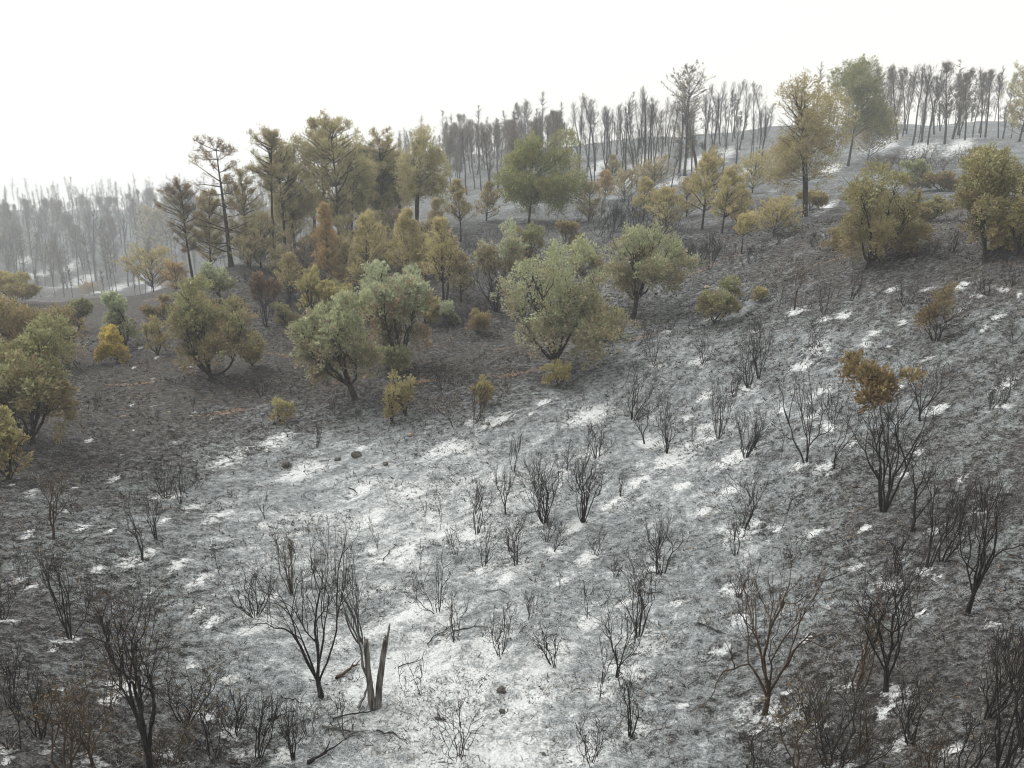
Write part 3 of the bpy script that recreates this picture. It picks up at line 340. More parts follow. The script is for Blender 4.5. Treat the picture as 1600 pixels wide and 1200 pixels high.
BARE_RIDGE = [(12.88, 130.64, 10.5), (13.45, 123.65, 11.49, 'tall bare pine at the left end of the open ridge stand'), (15.03, 123.1, 9.15), (15.41, 117.26, 9.92), (16.87, 113.15, 10.45, 'bare pine with a curved foot, low in front of the ridge stand'), (19.27, 121.34, 9.0), (18.78, 109.86, 11.01, 'straight bare pine standing lowest in front of the ridge stand'), (21.49, 118.48, 9.44), (23.18, 125.76, 8.32), (29.09, 146.03, 8.67), (23.01, 113.63, 9.24), (24.51, 112.67, 10.47, 'straight bare pine just left of the tallest airy one'), (27.73, 114.79, 11.0), (32.01, 123.13, 10.03, 'bare pine first to the right of the tallest airy one'), (36.36, 130.57, 10.48, 'tall bare pine second to the right of the tallest airy one'), (41.87, 140.25, 10.03, 'tall bare pine at the right end of the open ridge stand'), (47.7, 152.48, 8.3), (25.65, 134.0, 8.93), (19.63, 142.97, 8.42), (23.66, 142.24, 8.37), (11.06, 125.89, 8.98), (9.56, 126.82, 8.26), (9.07, 135.51, 8.91), (33.43, 134.1, 8.6), (37.25, 138.09, 8.09), (42.43, 147.17, 8.03), (46.46, 143.81, 9.5), (28.97, 126.45, 9.42), (29.01, 138.53, 8.03), (8.55, 101.63, 6.36), (11.07, 105.38, 6.5), (12.25, 97.06, 5.08), (14.65, 101.37, 6.49), (15.47, 93.77, 5.43), (18.57, 99.57, 6.37), (19.48, 93.4, 4.95), (23.3, 99.85, 6.38), (23.89, 94.15, 5.13), (28.94, 105.39, 6.45), (32.17, 109.99, 7.13), (35.94, 115.85, 7.12), (38.55, 120.25, 7.28), (6.44, 95.47, 5.39), (15.1, 85.28, 4.14), (13.36, 104.24, 3.43), (12.91, 165.07, 9.47), (30.64, 128.99, 6.87), (23.82, 107.96, 5.29), (21.01, 163.28, 7.73), (20.78, 106.92, 7.15), (13.99, 102.31, 2.39), (42.58, 148.82, 3.33), (31.83, 126.95, 9.49), (13.95, 113.56, 6.3), (40.29, 126.63, 4.02), (37.94, 128.45, 8.95), (19.73, 138.17, 6.79), (40.03, 148.85, 10.36), (19.68, 121.26, 6.74), (18.45, 154.94, 9.09), (27.34, 112.63, 8.01), (28.61, 135.26, 3.01), (20.37, 163.12, 7.4), (31.07, 107.03, 4.02), (10.54, 107.03, 2.36), (36.94, 136.81, 3.52), (18.75, 110.95, 6.93), (17.52, 136.32, 7.32), (14.88, 169.46, 11.07), (14.75, 165.28, 10.44), (11.54, 106.38, 6.33), (50.85, 156.16, 4.12), (19.06, 120.63, 3.1), (16.76, 103.72, 2.62), (30.21, 151.95, 8.16), (36.53, 112.59, 6.41), (20.82, 132.89, 2.77), (29.02, 127.29, 7.62), (25.36, 151.27, 11.04), (13.85, 137.77, 9.05), (38.53, 122.76, 5.72), (13.94, 174.19, 3.65), (30.47, 116.98, 8.27), (27.05, 111.62, 6.23), (36.66, 112.76, 7.78), (27.78, 127.23, 6.07), (31.75, 119.69, 2.68), (22.63, 155.84, 8.26), (46.59, 142.65, 5.85), (20.74, 115.75, 9.59), (24.86, 121.46, 6.26), (16.21, 110.71, 3.98), (20.85, 124.16, 5.39), (23.21, 134.63, 10.09), (33.52, 133.98, 10.24), (21.66, 132.71, 8.02), (30.26, 150.55, 4.63), (36.15, 138.43, 8.21), (26.18, 111.82, 4.98), (39.58, 138.65, 9.98), (17.03, 103.69, 7.11), (15.13, 112.86, 7.24)]
BARE_RIGHT = [(65.23, 130.53, 11.8, 'grey burnt pine right beside the tallest green-brown one'), (62.28, 120.04, 12.07, 'tallest grey burnt pine of the stand at the right end of the ridge'), (63.8, 118.25, 10.82, 'slim grey burnt pine with a bent foot on the right ridge'), (65.87, 117.41, 11.36, 'dark-topped burnt pine in front of the right ridge stand'), (68.4, 119.86, 9.68), (68.21, 116.27, 9.22, 'brownish burnt pine in front of the right ridge stand near the edge'), (59.31, 128.39, 11.04), (71.76, 145.85, 10.48), (75.43, 148.38, 11.22), (76.23, 144.05, 10.35), (76.56, 140.24, 10.51), (79.34, 137.58, 9.8), (77.87, 130.62, 9.81), (77.71, 126.79, 10.01), (77.39, 122.89, 9.34), (68.54, 135.71, 9.68), (86.26, 142.91, 10.27), (81.44, 147.06, 9.67), (67.44, 139.28, 10.77), (66.85, 136.67, 4.53), (69.34, 130.6, 11.96), (77.11, 119.38, 5.07), (69.6, 142.67, 4.42), (74.29, 116.99, 9.01), (70.76, 122.31, 3.7), (58.96, 129.25, 6.25), (66.93, 127.11, 6.23), (78.88, 136.99, 8.91), (98.21, 150.11, 5.07), (77.13, 133.4, 5.93), (72.15, 135.94, 3.91), (69.99, 141.49, 6.4), (62.38, 127.11, 4.04), (73.47, 121.17, 10.41), (72.49, 142.09, 11.79), (69.11, 121.42, 6.18), (67.35, 141.68, 9.74), (66.04, 138.73, 10.38), (77.56, 133.94, 10.0)]
BARE_LEFT = [(-144.89, 217.06, 13.69), (-134.33, 208.93, 12.36), (-137.2, 225.0, 14.19), (-119.2, 203.33, 15.46), (-122.52, 229.44, 16.37), (-113.1, 231.4, 17.43), (-175.74, 258.38, 14.39), (-113.42, 240.99, 17.49), (-147.95, 291.2, 16.15), (-151.57, 240.45, 15.08), (-139.58, 248.13, 15.56), (-182.51, 305.24, 13.61), (-165.69, 253.16, 13.09), (-164.66, 307.67, 14.99), (-143.37, 303.06, 16.5), (-124.11, 199.91, 11.87), (-110.57, 253.18, 18.89), (-114.64, 251.4, 17.76), (-119.07, 212.1, 20.64, 'tall leaning hazy pine nearest to us on the far left slope'), (-118.05, 216.06, 16.55, 'crooked hazy pine just right of the tall leaning one on the far slope'), (-105.99, 204.3, 19.76, 'hazy brown-crowned pine on the far slope nearest the golden bushy pine'), (-108.51, 180.23, 8.03, 'small bare hazy pine standing lowest on the far left slope'), (-162.4, 260.51, 17.31, 'left one of a close pair of tall hazy pines on the far slope'), (-155.82, 254.19, 17.76, 'right one of a close pair of tall hazy pines on the far slope'), (-178.53, 271.74, 11.97, 'hazy spreading pine between the left edge and the close pair'), (-127.93, 189.09, 14.08, 'brown-tinged hazy pine at the left edge of the far slope'), (-158.98, 234.37, 14.5), (-150.04, 254.64, 16.55), (-127.14, 253.74, 17.34), (-135.16, 234.44, 16.69), (-157.71, 244.44, 15.9), (-176.9, 279.96, 13.92), (-166.14, 277.7, 14.29), (-155.03, 274.57, 15.96), (-142.05, 266.58, 17.07), (-147.94, 283.76, 16.0), (-131.9, 272.88, 18.1), (-198.41, 298.76, 11.85), (-126.92, 276.03, 18.27), (-126.86, 285.88, 18.17), (-161.32, 295.38, 16.36), (-174.57, 303.46, 14.29), (-148.83, 301.97, 16.46), (-191.93, 298.46, 12.33)]
BARE_CENTRE = [(-11.68, 146.05, 9.95), (-10.07, 146.05, 10.63), (-8.11, 137.62, 11.01), (-7.08, 145.2, 10.43), (-5.48, 135.7, 10.84), (-4.24, 144.27, 10.34), (-2.46, 133.12, 10.82), (-1.24, 148.35, 10.02), (0.35, 139.89, 10.01), (1.85, 147.11, 9.8), (3.32, 141.56, 9.88), (4.87, 145.67, 9.8), (6.06, 139.33, 9.49), (7.66, 138.86, 9.34), (-8.97, 164.68, 9.18), (-5.97, 165.8, 9.22), (-2.35, 165.09, 9.16), (1.09, 162.63, 9.01), (4.74, 162.47, 8.98), (-12.36, 167.49, 8.7), (7.88, 157.52, 8.7), (4.49, 118.71, 8.99), (-3.08, 114.2, 9.17), (-0.48, 113.54, 9.1), (7.47, 128.57, 10.06), (4.32, 139.82, 6.43), (3.43, 158.0, 8.02), (-7.36, 160.88, 10.18), (0.52, 166.83, 8.44), (3.13, 192.9, 12.62), (8.03, 150.84, 8.67), (3.72, 149.17, 7.58), (-14.56, 161.8, 12.07), (-10.51, 147.86, 11.01), (0.67, 139.17, 9.14), (-15.03, 175.66, 11.51), (-4.55, 141.14, 4.53), (-12.59, 198.26, 11.94), (8.71, 136.03, 9.65), (2.72, 208.09, 10.99), (2.81, 148.62, 4.31), (-9.67, 182.31, 10.78), (-13.18, 209.56, 13.1), (5.48, 140.45, 8.29)]
ROCKS = [
(-8.65, 26.75, 0.39, 'dark pointed rock on the pale ash at its upper edge'),
(-6.16, 27.64, 0.5, 'broad dark rock near the top of the pale ash'),
(-6.86, 27.52, 0.25, 'small dark rock left of the broad one on the ash'),
(-4.89, 26.96, 0.25, 'small dark rock right of the broad one on the ash'),
(-0.23, 13.7, 0.24, 'charred lump on bright ash in the lower centre'),
(-16.7, 30.5, 0.22, 'small orange-brown stone on the dark soil at left'),
(-15.18, 31.44, 0.2, 'small pale stone on the dark soil at left'),
(-1.0, 29.91, 0.24, 'grey flat stone at the upper ash edge'),
(-4.23, 29.35, 0.27, 'pale tan stone at the top of the ash'),
(-14.01, 27.04, 0.17, 'black stone on dark ground left of the ash'),
(0.59, 11.66, 0.11, 'dark small stone on the bottom edge'),
(10.53, 21.35, 0.24, 'dark lump beside the orange-topped shrub'),
(5.64, 9.69, 0.1, 'dark stone near the bottom edge at right'),
(8.46, 43.31, 0.3, 'dark stone behind the open-limbed olive tree'),
(11.34, 42.92, 0.37, 'pale stone left of the olive shrub'),
(-0.2, 13.12, 0.12, 'dark clod below the charred lump')]
LOGS = [
(-3.74, 13.97, -3.32, 14.6, 0.05, 'burnt-through log piece lying on ash left of the snag'),
(-3.65, 12.35, -2.74, 12.29, 0.035, 'grey fallen branch in front of the snag'),
(-3.14, 12.01, -2.91, 12.17, 0.04, 'short grey log piece below the fallen branch'),
(-3.12, 12.96, -2.98, 13.35, 0.04, 'splintered grey wood leaning at the foot of the snag'),
(-3.52, 12.57, -2.79, 13.02, 0.025, 'thin curved fallen branch at the foot of the snag'),
(-1.44, 16.16, -0.56, 16.1, 0.02, 'long thin fallen stem between the thin shrub and the bristly one'),
(-2.06, 15.68, -1.46, 16.36, 0.02, 'thin fallen stem left of the thin shrub on ash'),
(-3.65, 11.24, -3.3, 11.67, 0.05, 'dark fallen branch on the bottom edge'),
(-3.75, 19.83, -3.43, 20.86, 0.02, 'thin dark stick lying on the pale ash'),
(-5.91, 25.16, -5.44, 24.76, 0.03, 'dark forked stick on the upper pale ash'),
(-1.52, 12.88, -1.27, 12.93, 0.04, 'grey log stub on bright ash near the bottom'),
(-4.73, 13.29, -4.21, 13.07, 0.02, 'thin charred stick lying left of the large spreading tree'),
(-2.6, 12.35, -1.95, 12.08, 0.025, 'crooked charred branch lying on bright ash below the snag'),
(-2.6, 14.78, -2.06, 15.1, 0.018, 'thin stick lying on bright ash uphill right of the snag'),
(-4.67, 12.31, -4.22, 12.63, 0.025, 'charred branch lying in front of the large spreading tree'),
(3.58, 17.84, 4.26, 17.86, 0.02, 'thin charred stick lying behind the wide dense shrub'),
(4.48, 15.98, 5.08, 15.43, 0.025, 'charred branch lying left of the tall brown-barked tree'),
(7.74, 16.97, 8.42, 17.08, 0.025, 'charred branch lying on dark ground left of the thicket'),
(-0.69, 18.05, 0.0, 17.77, 0.018, 'thin charred stick lying below the slender centre shrub'),
(-8.63, 19.45, -8.19, 20.0, 0.02, 'thin charred stick lying above the wide charred shrub'),
(1.26, 31.09, 1.98, 31.43, 0.02, 'thin stick lying at the upper ash edge')]
COVER = [(-139.53, 202.1, 0.1, 0.5), (-112.03, 216.35, 0.12, 0.7), (-18.86, 54.63, 0.3, 0.3), (-9.39, 54.39, 0.2, 0.3), (0.0, 50.7, 0.12, 0.4), (8.15, 47.2, 0.35, 0.3), (14.54, 42.13, 0.3, 0.3), (18.29, 35.33, 0.15, 0.7), (21.08, 30.54, 0.12, 0.6), (24.23, 29.55, 0.12, 0.6), (-37.81, 54.02, 0.05, 0.6), (-28.09, 53.52, 0.06, 0.7), (-15.9, 45.44, 0.1, 0.5), (-7.9, 45.17, 0.1, 0.5), (0.0, 41.98, 0.2, 0.4), (6.99, 39.92, 0.43, 0.2), (12.65, 36.15, 0.43, 0.2), (16.65, 31.71, 0.36, 0.25), (19.45, 27.79, 0.33, 0.3), (21.84, 26.28, 0.33, 0.3), (-28.4, 40.09, 0.03, 0.6), (-21.91, 41.24, 0.08, 0.7), (-13.87, 39.18, 0.05, 0.7), (-6.85, 38.71, 0.08, 0.8), (0.0, 36.5, 0.05, 0.8), (6.23, 35.21, 0.43, 0.2), (11.44, 32.3, 0.63, 0.05), (15.39, 28.97, 0.5, 0.1), (18.2, 25.69, 0.43, 0.2), (20.2, 24.02, 0.43, 0.2), (-22.77, 31.77, 0.03, 0.5), (-18.02, 33.51, 0.08, 0.6), (-12.12, 33.81, 0.1, 0.6), (-6.03, 33.62, 0.12, 0.5), (0.0, 32.38, 0.22, 0.4), (5.62, 31.36, 0.63, 0.05), (10.43, 29.1, 0.63, 0.05), (14.17, 26.36, 0.48, 0.1), (16.91, 23.59, 0.41, 0.2), (18.67, 21.93, 0.41, 0.2), (-19.43, 26.78, 0.05, 0.4), (-15.53, 28.53, 0.1, 0.5), (-10.69, 29.46, 0.4, 0.3), (-5.37, 29.6, 0.48, 0.3), (0.0, 29.21, 0.65, 0.1), (5.11, 28.14, 0.63, 0.05), (9.53, 26.28, 0.58, 0.05), (12.91, 23.71, 0.41, 0.15), (15.5, 21.36, 0.36, 0.35), (17.18, 19.94, 0.36, 0.35), (-17.03, 23.19, 0.12, 0.3), (-13.68, 24.83, 0.2, 0.2), (-9.5, 25.87, 0.82, 0.1), (-4.82, 26.22, 0.85, 0.1), (0.0, 26.24, 0.8, 0.05), (4.65, 25.3, 0.66, 0.05), (8.7, 23.69, 0.53, 0.1), (11.75, 21.33, 0.23, 0.3), (14.12, 19.22, 0.2, 0.45), (15.76, 18.06, 0.2, 0.45), (-15.09, 20.29, 0.22, 0.15), (-12.16, 21.81, 0.35, 0.1), (-8.48, 22.8, 0.76, 0.05), (-4.32, 23.25, 0.8, 0.05), (0.0, 23.37, 0.7, 0.05), (4.22, 22.71, 0.58, 0.05), (7.92, 21.3, 0.48, 0.1), (10.71, 19.2, 0.23, 0.3), (12.84, 17.26, 0.28, 0.2), (14.42, 16.32, 0.28, 0.2), (-13.37, 17.75, 0.25, 0.1), (-10.81, 19.13, 0.45, 0.1), (-7.58, 20.14, 0.75, 0.05), (-3.88, 20.63, 0.75, 0.05), (0.0, 20.66, 0.65, 0.1), (3.83, 20.33, 0.58, 0.05), (7.2, 19.11, 0.53, 0.1), (9.75, 17.25, 0.3, 0.2), (11.65, 15.47, 0.4, 0.1), (13.17, 14.73, 0.4, 0.1), (-11.86, 15.55, 0.28, 0.1), (-9.63, 16.84, 0.4, 0.1), (-6.8, 17.83, 0.65, 0.1), (-3.5, 18.34, 0.65, 0.1), (0.0, 18.36, 0.65, 0.1), (3.47, 18.2, 0.63, 0.05), (6.54, 17.13, 0.56, 0.1), (8.86, 15.48, 0.28, 0.2), (10.55, 13.83, 0.35, 0.1), (12.03, 13.28, 0.35, 0.1), (-10.57, 13.67, 0.12, 0.1), (-8.64, 14.91, 0.28, 0.1), (-6.13, 15.87, 0.6, 0.15), (-3.17, 16.39, 0.8, 0.1), (0.0, 16.53, 0.7, 0.05), (3.15, 16.32, 0.63, 0.05), (5.93, 15.35, 0.5, 0.1), (8.04, 13.87, 0.23, 0.3), (9.52, 12.32, 0.3, 0.2), (10.99, 11.97, 0.3, 0.2), (-9.35, 11.92, 0.1, 0.1), (-7.68, 13.04, 0.22, 0.1), (-5.49, 13.98, 0.55, 0.15), (-2.84, 14.5, 1.0, 0.1), (0.0, 14.67, 0.9, 0.05), (2.83, 14.44, 0.63, 0.05), (5.31, 13.53, 0.41, 0.3), (7.14, 12.13, 0.13, 0.4), (8.49, 10.82, 0.17, 0.3), (9.94, 10.66, 0.17, 0.3), (-8.4, 10.54, 0.1, 0.15), (-6.91, 11.56, 0.2, 0.15), (-4.96, 12.45, 0.45, 0.2), (-2.58, 12.95, 1.0, 0.15), (0.0, 13.11, 1.0, 0.1), (2.56, 12.86, 0.56, 0.15), (4.78, 11.99, 0.36, 0.4), (6.37, 10.66, 0.13, 0.4), (7.66, 9.61, 0.17, 0.3), (9.08, 9.59, 0.17, 0.3), (-7.59, 9.35, 0.1, 0.2), (-6.23, 10.24, 0.15, 0.2), (-4.48, 11.03, 0.4, 0.25), (-2.33, 11.5, 0.9, 0.15), (0.0, 11.69, 1.0, 0.15), (2.31, 11.37, 0.48, 0.3), (4.29, 10.57, 0.3, 0.4), (5.72, 9.4, 0.15, 0.4), (6.96, 8.57, 0.23, 0.3), (8.31, 8.62, 0.23, 0.3), (-171.91, 250.94, 0.35, 0.2), (-138.18, 268.94, 0.4, 0.2), (-79.95, 233.4, 0.4, 0.2), (-10.53, 61.48, 0.3, 0.2), (0.0, 57.88, 0.2, 0.3), (9.15, 53.42, 0.35, 0.3), (16.15, 47.14, 0.15, 0.7), (19.92, 38.78, 0.1, 0.7), (22.55, 32.91, 0.1, 0.7), (26.36, 32.41, 0.1, 0.7), (-214.65, 315.74, 0.35, 0.2), (-171.24, 335.85, 0.35, 0.1), (-100.9, 296.83, 0.35, 0.1), (-22.12, 130.13, 0.35, 0.1), (0.0, 70.1, 0.4, 0.2), (10.83, 63.73, 0.4, 0.3), (18.83, 55.38, 0.3, 0.3), (23.95, 46.97, 0.3, 0.4), (26.38, 38.8, 0.2, 0.5), (30.76, 38.1, 0.2, 0.5), (0.0, 150.99, 0.42, 0.1), (19.24, 114.94, 0.45, 0.1), (33.44, 99.87, 0.42, 0.1), (42.07, 83.78, 0.4, 0.1), (48.66, 72.66, 0.35, 0.1), (52.92, 66.55, 0.35, 0.1), (25.65, 154.52, 0.42, 0.1), (44.0, 132.52, 0.42, 0.1), (61.08, 122.66, 0.5, 0.1), (72.23, 108.79, 0.48, 0.1), (79.32, 100.6, 0.48, 0.1)]
ASH_PATCHES = [(-137.46, 215.46, 0.151, 0.103, -0.232, -0.066), (-123.54, 213.59, 0.132, 0.082, -0.174, -0.033), (-107.02, 201.13, 0.17, 0.098, -0.176, -0.016), (-125.8, 187.54, 0.208, 0.147, -0.323, -0.117), (-116.76, 191.24, 0.17, 0.11, -0.241, -0.069), (-103.45, 184.95, 0.217, 0.129, -0.258, -0.061), (-107.45, 214.68, 0.199, 0.109, -0.167, 0.011), (-154.78, 237.13, 0.212, 0.148, -0.331, -0.099), (-141.8, 239.06, 0.192, 0.123, -0.277, -0.06), (-93.62, 193.15, 0.277, 0.144, -0.224, -0.002), (-15.34, 55.44, 1.234, 0.46, -1.778, 0.561), (21.83, 124.56, 0.301, -0.034, -0.231, 0.16), (14.87, 127.12, 0.364, -0.024, -0.223, 0.152), (29.53, 122.1, 0.305, -0.052, -0.254, 0.195), (34.56, 125.83, 0.356, -0.074, -0.308, 0.229), (16.0, 105.87, 0.417, -0.04, -0.354, 0.205), (21.32, 101.59, 0.428, -0.066, -0.4, 0.236), (59.48, 123.56, 0.285, -0.121, -0.3, 0.231), (59.94, 112.71, 0.314, -0.151, -0.306, 0.246), (65.33, 112.39, 0.379, -0.202, -0.383, 0.315), (5.84, 115.85, 0.5, -0.004, -0.277, 0.157), (-17.18, 32.3, 3.905, 2.439, -5.294, 1.116), (-16.13, 32.09, 3.497, 2.107, -4.645, 1.364), (-18.05, 36.08, 5.808, 3.39, -6.054, 2.085), (-16.67, 27.83, 3.504, 2.461, -5.773, 0.731), (-15.49, 30.36, 4.111, 2.534, -5.865, 1.671), (-15.7, 29.3, 6.774, 4.354, -10.245, 2.399), (-13.47, 28.33, 4.994, 2.976, -7.287, 2.769), (-14.02, 31.02, 4.642, 2.63, -6.211, 2.591), (-12.97, 30.76, 4.091, 2.22, -5.442, 2.604), (-17.19, 38.36, 3.083, 1.679, -2.801, 1.749), (-20.25, 38.64, 3.056, 1.814, -2.678, 0.883), (-19.86, 40.43, 3.379, 1.924, -2.184, 1.684), (-22.03, 42.97, 2.341, 1.367, -1.221, 1.142), (-14.84, 26.68, 5.214, 3.501, -8.54, 1.92), (-14.11, 24.71, 2.763, 1.911, -4.723, 1.073), (-15.09, 23.61, 8.126, 6.125, -14.512, 1.879), (-15.21, 21.94, 2.878, 2.315, -5.114, 0.511), (-16.01, 22.19, 4.802, 3.976, -8.318, 0.664), (-14.35, 22.93, 3.444, 2.562, -6.213, 0.954), (-13.48, 19.06, 3.27, 2.675, -5.844, 0.536), (-12.65, 20.21, 3.848, 2.874, -7.096, 1.089), (-10.46, 22.52, 2.35, 1.415, -3.629, 1.636), (-9.51, 22.08, 1.953, 1.118, -2.961, 1.507), (-10.67, 21.15, 3.443, 2.197, -5.556, 2.099), (-11.69, 20.04, 4.662, 3.305, -8.405, 1.769), (-10.87, 17.72, 3.032, 2.243, -5.689, 1.015), (-10.1, 18.95, 3.262, 2.177, -5.633, 1.777), (-11.5, 16.1, 3.795, 3.143, -6.974, 0.633), (-9.16, 18.61, 2.928, 1.855, -4.885, 1.955), (-8.36, 17.93, 2.706, 1.66, -4.455, 2.041), (-9.22, 16.96, 6.752, 4.619, -12.353, 3.698), (-10.98, 27.32, 1.012, 0.543, -1.413, 0.772), (-11.46, 23.62, 3.392, 2.098, -5.294, 2.155), (-10.72, 14.18, 6.463, 5.62, -11.503, 1.215), (-7.71, 16.38, 2.92, 1.825, -4.976, 2.335), (-7.14, 15.93, 2.998, 1.826, -5.029, 2.646), (-6.22, 15.69, 3.42, 1.938, -5.447, 3.499), (-9.37, 13.4, 4.4, 3.658, -9.074, 1.091), (-8.75, 11.69, 5.014, 4.455, -10.087, 1.875), (-5.86, 13.53, 4.366, 2.708, -7.694, 4.871), (-6.77, 13.83, 5.335, 3.535, -9.998, 4.816), (-8.13, 11.59, 4.346, 3.728, -9.872, 1.767), (-7.41, 11.87, 2.344, 1.872, -5.537, 1.452), (-7.6, 9.5, 6.471, 6.319, -13.031, 5.765), (-9.72, 28.9, 1.136, 0.542, -1.488, 0.982), (-7.98, 26.36, 1.233, 0.559, -1.631, 1.188), (-3.44, 20.25, 1.17, 0.407, -1.492, 1.459), (-4.67, 22.77, 1.94, 0.724, -2.459, 2.24), (-5.52, 24.91, 1.98, 0.761, -2.437, 2.2), (-2.26, 21.98, 2.606, 0.739, -3.237, 3.343), (-3.65, 24.71, 1.995, 0.644, -2.449, 2.452), (-0.83, 19.48, 3.6, 0.829, -3.907, 4.894), (-0.18, 18.63, 4.357, 0.926, -4.906, 6.439), (-2.78, 18.22, 5.826, 1.985, -7.5, 7.704), (-2.58, 28.31, 1.19, 0.328, -1.312, 1.578), (-0.68, 30.29, 1.145, 0.258, -1.089, 1.689), (1.42, 31.51, 2.791, 0.443, -2.679, 4.137), (3.27, 30.19, 1.0, 0.099, -0.855, 1.496), (5.91, 25.84, 1.182, -0.002, -0.837, 1.879), (5.85, 23.94, 3.193, -0.067, -2.235, 5.006), (4.52, 24.5, 2.378, 0.085, -1.949, 3.75), (3.37, 23.44, 2.202, 0.155, -1.921, 3.406), (6.15, 22.03, 3.764, -0.209, -2.282, 5.785), (2.28, 20.16, 2.14, 0.21, -2.165, 3.314), (3.97, 19.54, 2.901, 0.054, -2.417, 4.617), (7.25, 29.27, 3.83, -0.098, -2.153, 5.839), (7.73, 28.05, 3.092, -0.138, -1.56, 4.811), (8.22, 30.62, 2.858, -0.152, -1.449, 4.175), (8.03, 25.08, 1.503, -0.135, -0.612, 2.248), (7.24, 23.06, 3.437, -0.303, -1.646, 5.168), (7.41, 20.92, 4.421, -0.555, -1.923, 6.608), (0.84, 22.46, 3.208, 0.488, -3.198, 4.441), (2.06, 22.01, 2.704, 0.298, -2.602, 4.02), (12.33, 28.42, 3.222, -0.61, -0.963, 4.83), (12.48, 30.92, 2.181, -0.373, -0.484, 3.075), (16.19, 28.15, 3.176, -0.965, 0.625, 4.094), (14.38, 26.8, 3.138, -0.902, -0.099, 4.183), (14.61, 24.41, 2.523, -0.856, -0.369, 3.564), (11.57, 23.75, 4.165, -1.056, -0.977, 5.769), (12.84, 22.18, 4.438, -1.466, -1.28, 6.469), (16.84, 24.48, 2.292, -0.877, -0.478, 3.747), (9.68, 23.46, 3.516, -0.627, -1.126, 5.127), (11.79, 21.03, 4.664, -1.449, -1.207, 6.782), (12.8, 19.88, 3.943, -1.536, -1.131, 5.756), (9.68, 18.81, 3.605, -0.971, -0.927, 5.201), (8.58, 19.52, 2.642, -0.535, -0.817, 3.845), (10.82, 17.65, 2.996, -1.084, -0.719, 4.255), (13.99, 36.05, 2.074, -0.41, -0.108, 2.293), (14.57, 33.98, 2.503, -0.527, -0.085, 3.094), (17.75, 34.46, 2.769, -0.778, 0.292, 3.313), (18.68, 33.2, 4.103, -1.335, 0.731, 4.671), (19.53, 32.04, 2.857, -1.064, 0.518, 3.124), (20.37, 29.55, 4.33, -1.63, -0.784, 7.198), (18.57, 30.24, 5.065, -1.73, 1.215, 6.281), (18.99, 28.61, 3.538, -1.233, 0.01, 5.533), (18.35, 28.29, 4.261, -1.447, 0.274, 6.41), (16.8, 31.49, 4.32, -1.194, 1.04, 5.336), (15.67, 31.59, 3.677, -0.87, -0.152, 5.239), (15.11, 30.91, 3.707, -0.855, -0.342, 5.372), (15.67, 30.14, 6.154, -1.604, 0.336, 8.376), (15.38, 33.87, 2.543, -0.577, 0.022, 3.177), (2.93, 17.45, 3.792, 0.224, -3.541, 6.229), (4.33, 17.22, 3.972, -0.088, -2.867, 6.384), (1.41, 18.56, 4.351, 0.607, -5.071, 6.901), (1.83, 16.48, 3.256, 0.393, -3.46, 5.511), (5.49, 16.06, 3.869, -0.413, -2.037, 6.059), (4.63, 14.86, 3.485, -0.249, -1.988, 5.636), (3.43, 12.93, 6.031, -0.041, -3.492, 10.539), (4.48, 11.8, 4.947, -0.539, -1.74, 8.385), (0.65, 14.66, 2.563, 0.509, -2.899, 4.54), (1.78, 13.89, 3.849, 0.489, -3.615, 7.058), (0.2, 13.42, 2.282, 0.562, -2.741, 4.348), (8.79, 17.21, 4.406, -1.171, -1.189, 6.396), (6.52, 14.59, 4.956, -1.008, -1.856, 7.531), (6.48, 11.16, 4.229, -1.374, -0.31, 5.724), (6.67, 9.57, 3.86, -1.454, -0.662, 6.453), (9.3, 12.86, 5.076, -2.383, -1.856, 7.536), (8.78, 14.3, 5.377, -1.973, -0.857, 7.284), (9.75, 15.45, 6.237, -2.383, -1.307, 8.674), (5.42, 12.77, 6.978, -1.195, -2.426, 10.975), (-2.84, 14.5, 1.371, 0.567, -1.983, 2.113), (-3.2, 13.49, 1.446, 0.669, -2.24, 2.291), (-2.63, 17.06, 1.826, 0.639, -2.37, 2.543), (-1.1, 13.95, 1.874, 0.599, -2.344, 3.29), (-1.77, 12.66, 1.751, 0.691, -2.448, 3.247), (-0.61, 15.69, 2.381, 0.633, -2.964, 3.931), (-6.22, 17.58, 5.319, 2.749, -7.97, 5.328), (-13.67, 21.01, 4.986, 3.83, -9.103, 1.187), (25.17, 60.75, 0.907, -0.321, -0.804, 0.643), (33.44, 108.15, 0.529, -0.13, -0.402, 0.328), (40.47, 96.86, 0.578, -0.21, -0.493, 0.385), (0.83, 30.61, 4.317, 0.783, -4.022, 6.543), (-3.75, 19.83, 3.222, 1.178, -4.213, 3.919), (26.85, 77.79, 1.209, -0.361, -1.001, 0.674)]
PATHS = [[(-6.18, 34.54), (-2.51, 35.32), (0.0, 35.05), (1.57, 35.3), (3.17, 35.78), (5.18, 36.64), (6.59, 37.44), (7.85, 38.02)], [(-19.88, 35.34), (-18.47, 35.36), (-17.41, 35.8)], [(-18.19, 33.27), (-17.15, 33.9), (-16.62, 34.4)], [(-31.34, 61.91), (-26.61, 56.72), (-23.6, 53.34)], [(-13.93, 30.88), (-13.06, 31.52), (-12.17, 32.21)], [(-14.53, 40.65), (-13.18, 40.32), (-12.35, 39.91)], [(-9.93, 34.69), (-8.23, 35.47), (-7.08, 36.15)], [(10.05, 44.71), (15.64, 48.09), (20.81, 53.23)], [(14.28, 42.44), (17.72, 41.26), (20.82, 39.3)], [(-3.32, 37.51), (-1.34, 37.86), (0.0, 38.17)]]
SNAG = (-2.8, 13.08, 1.84)

# ------------------------------------------------------------------ helpers
rng = np.random.default_rng(11)


def norm(v):
    return v / np.maximum(np.linalg.norm(v, axis=-1, keepdims=True), 1e-9)


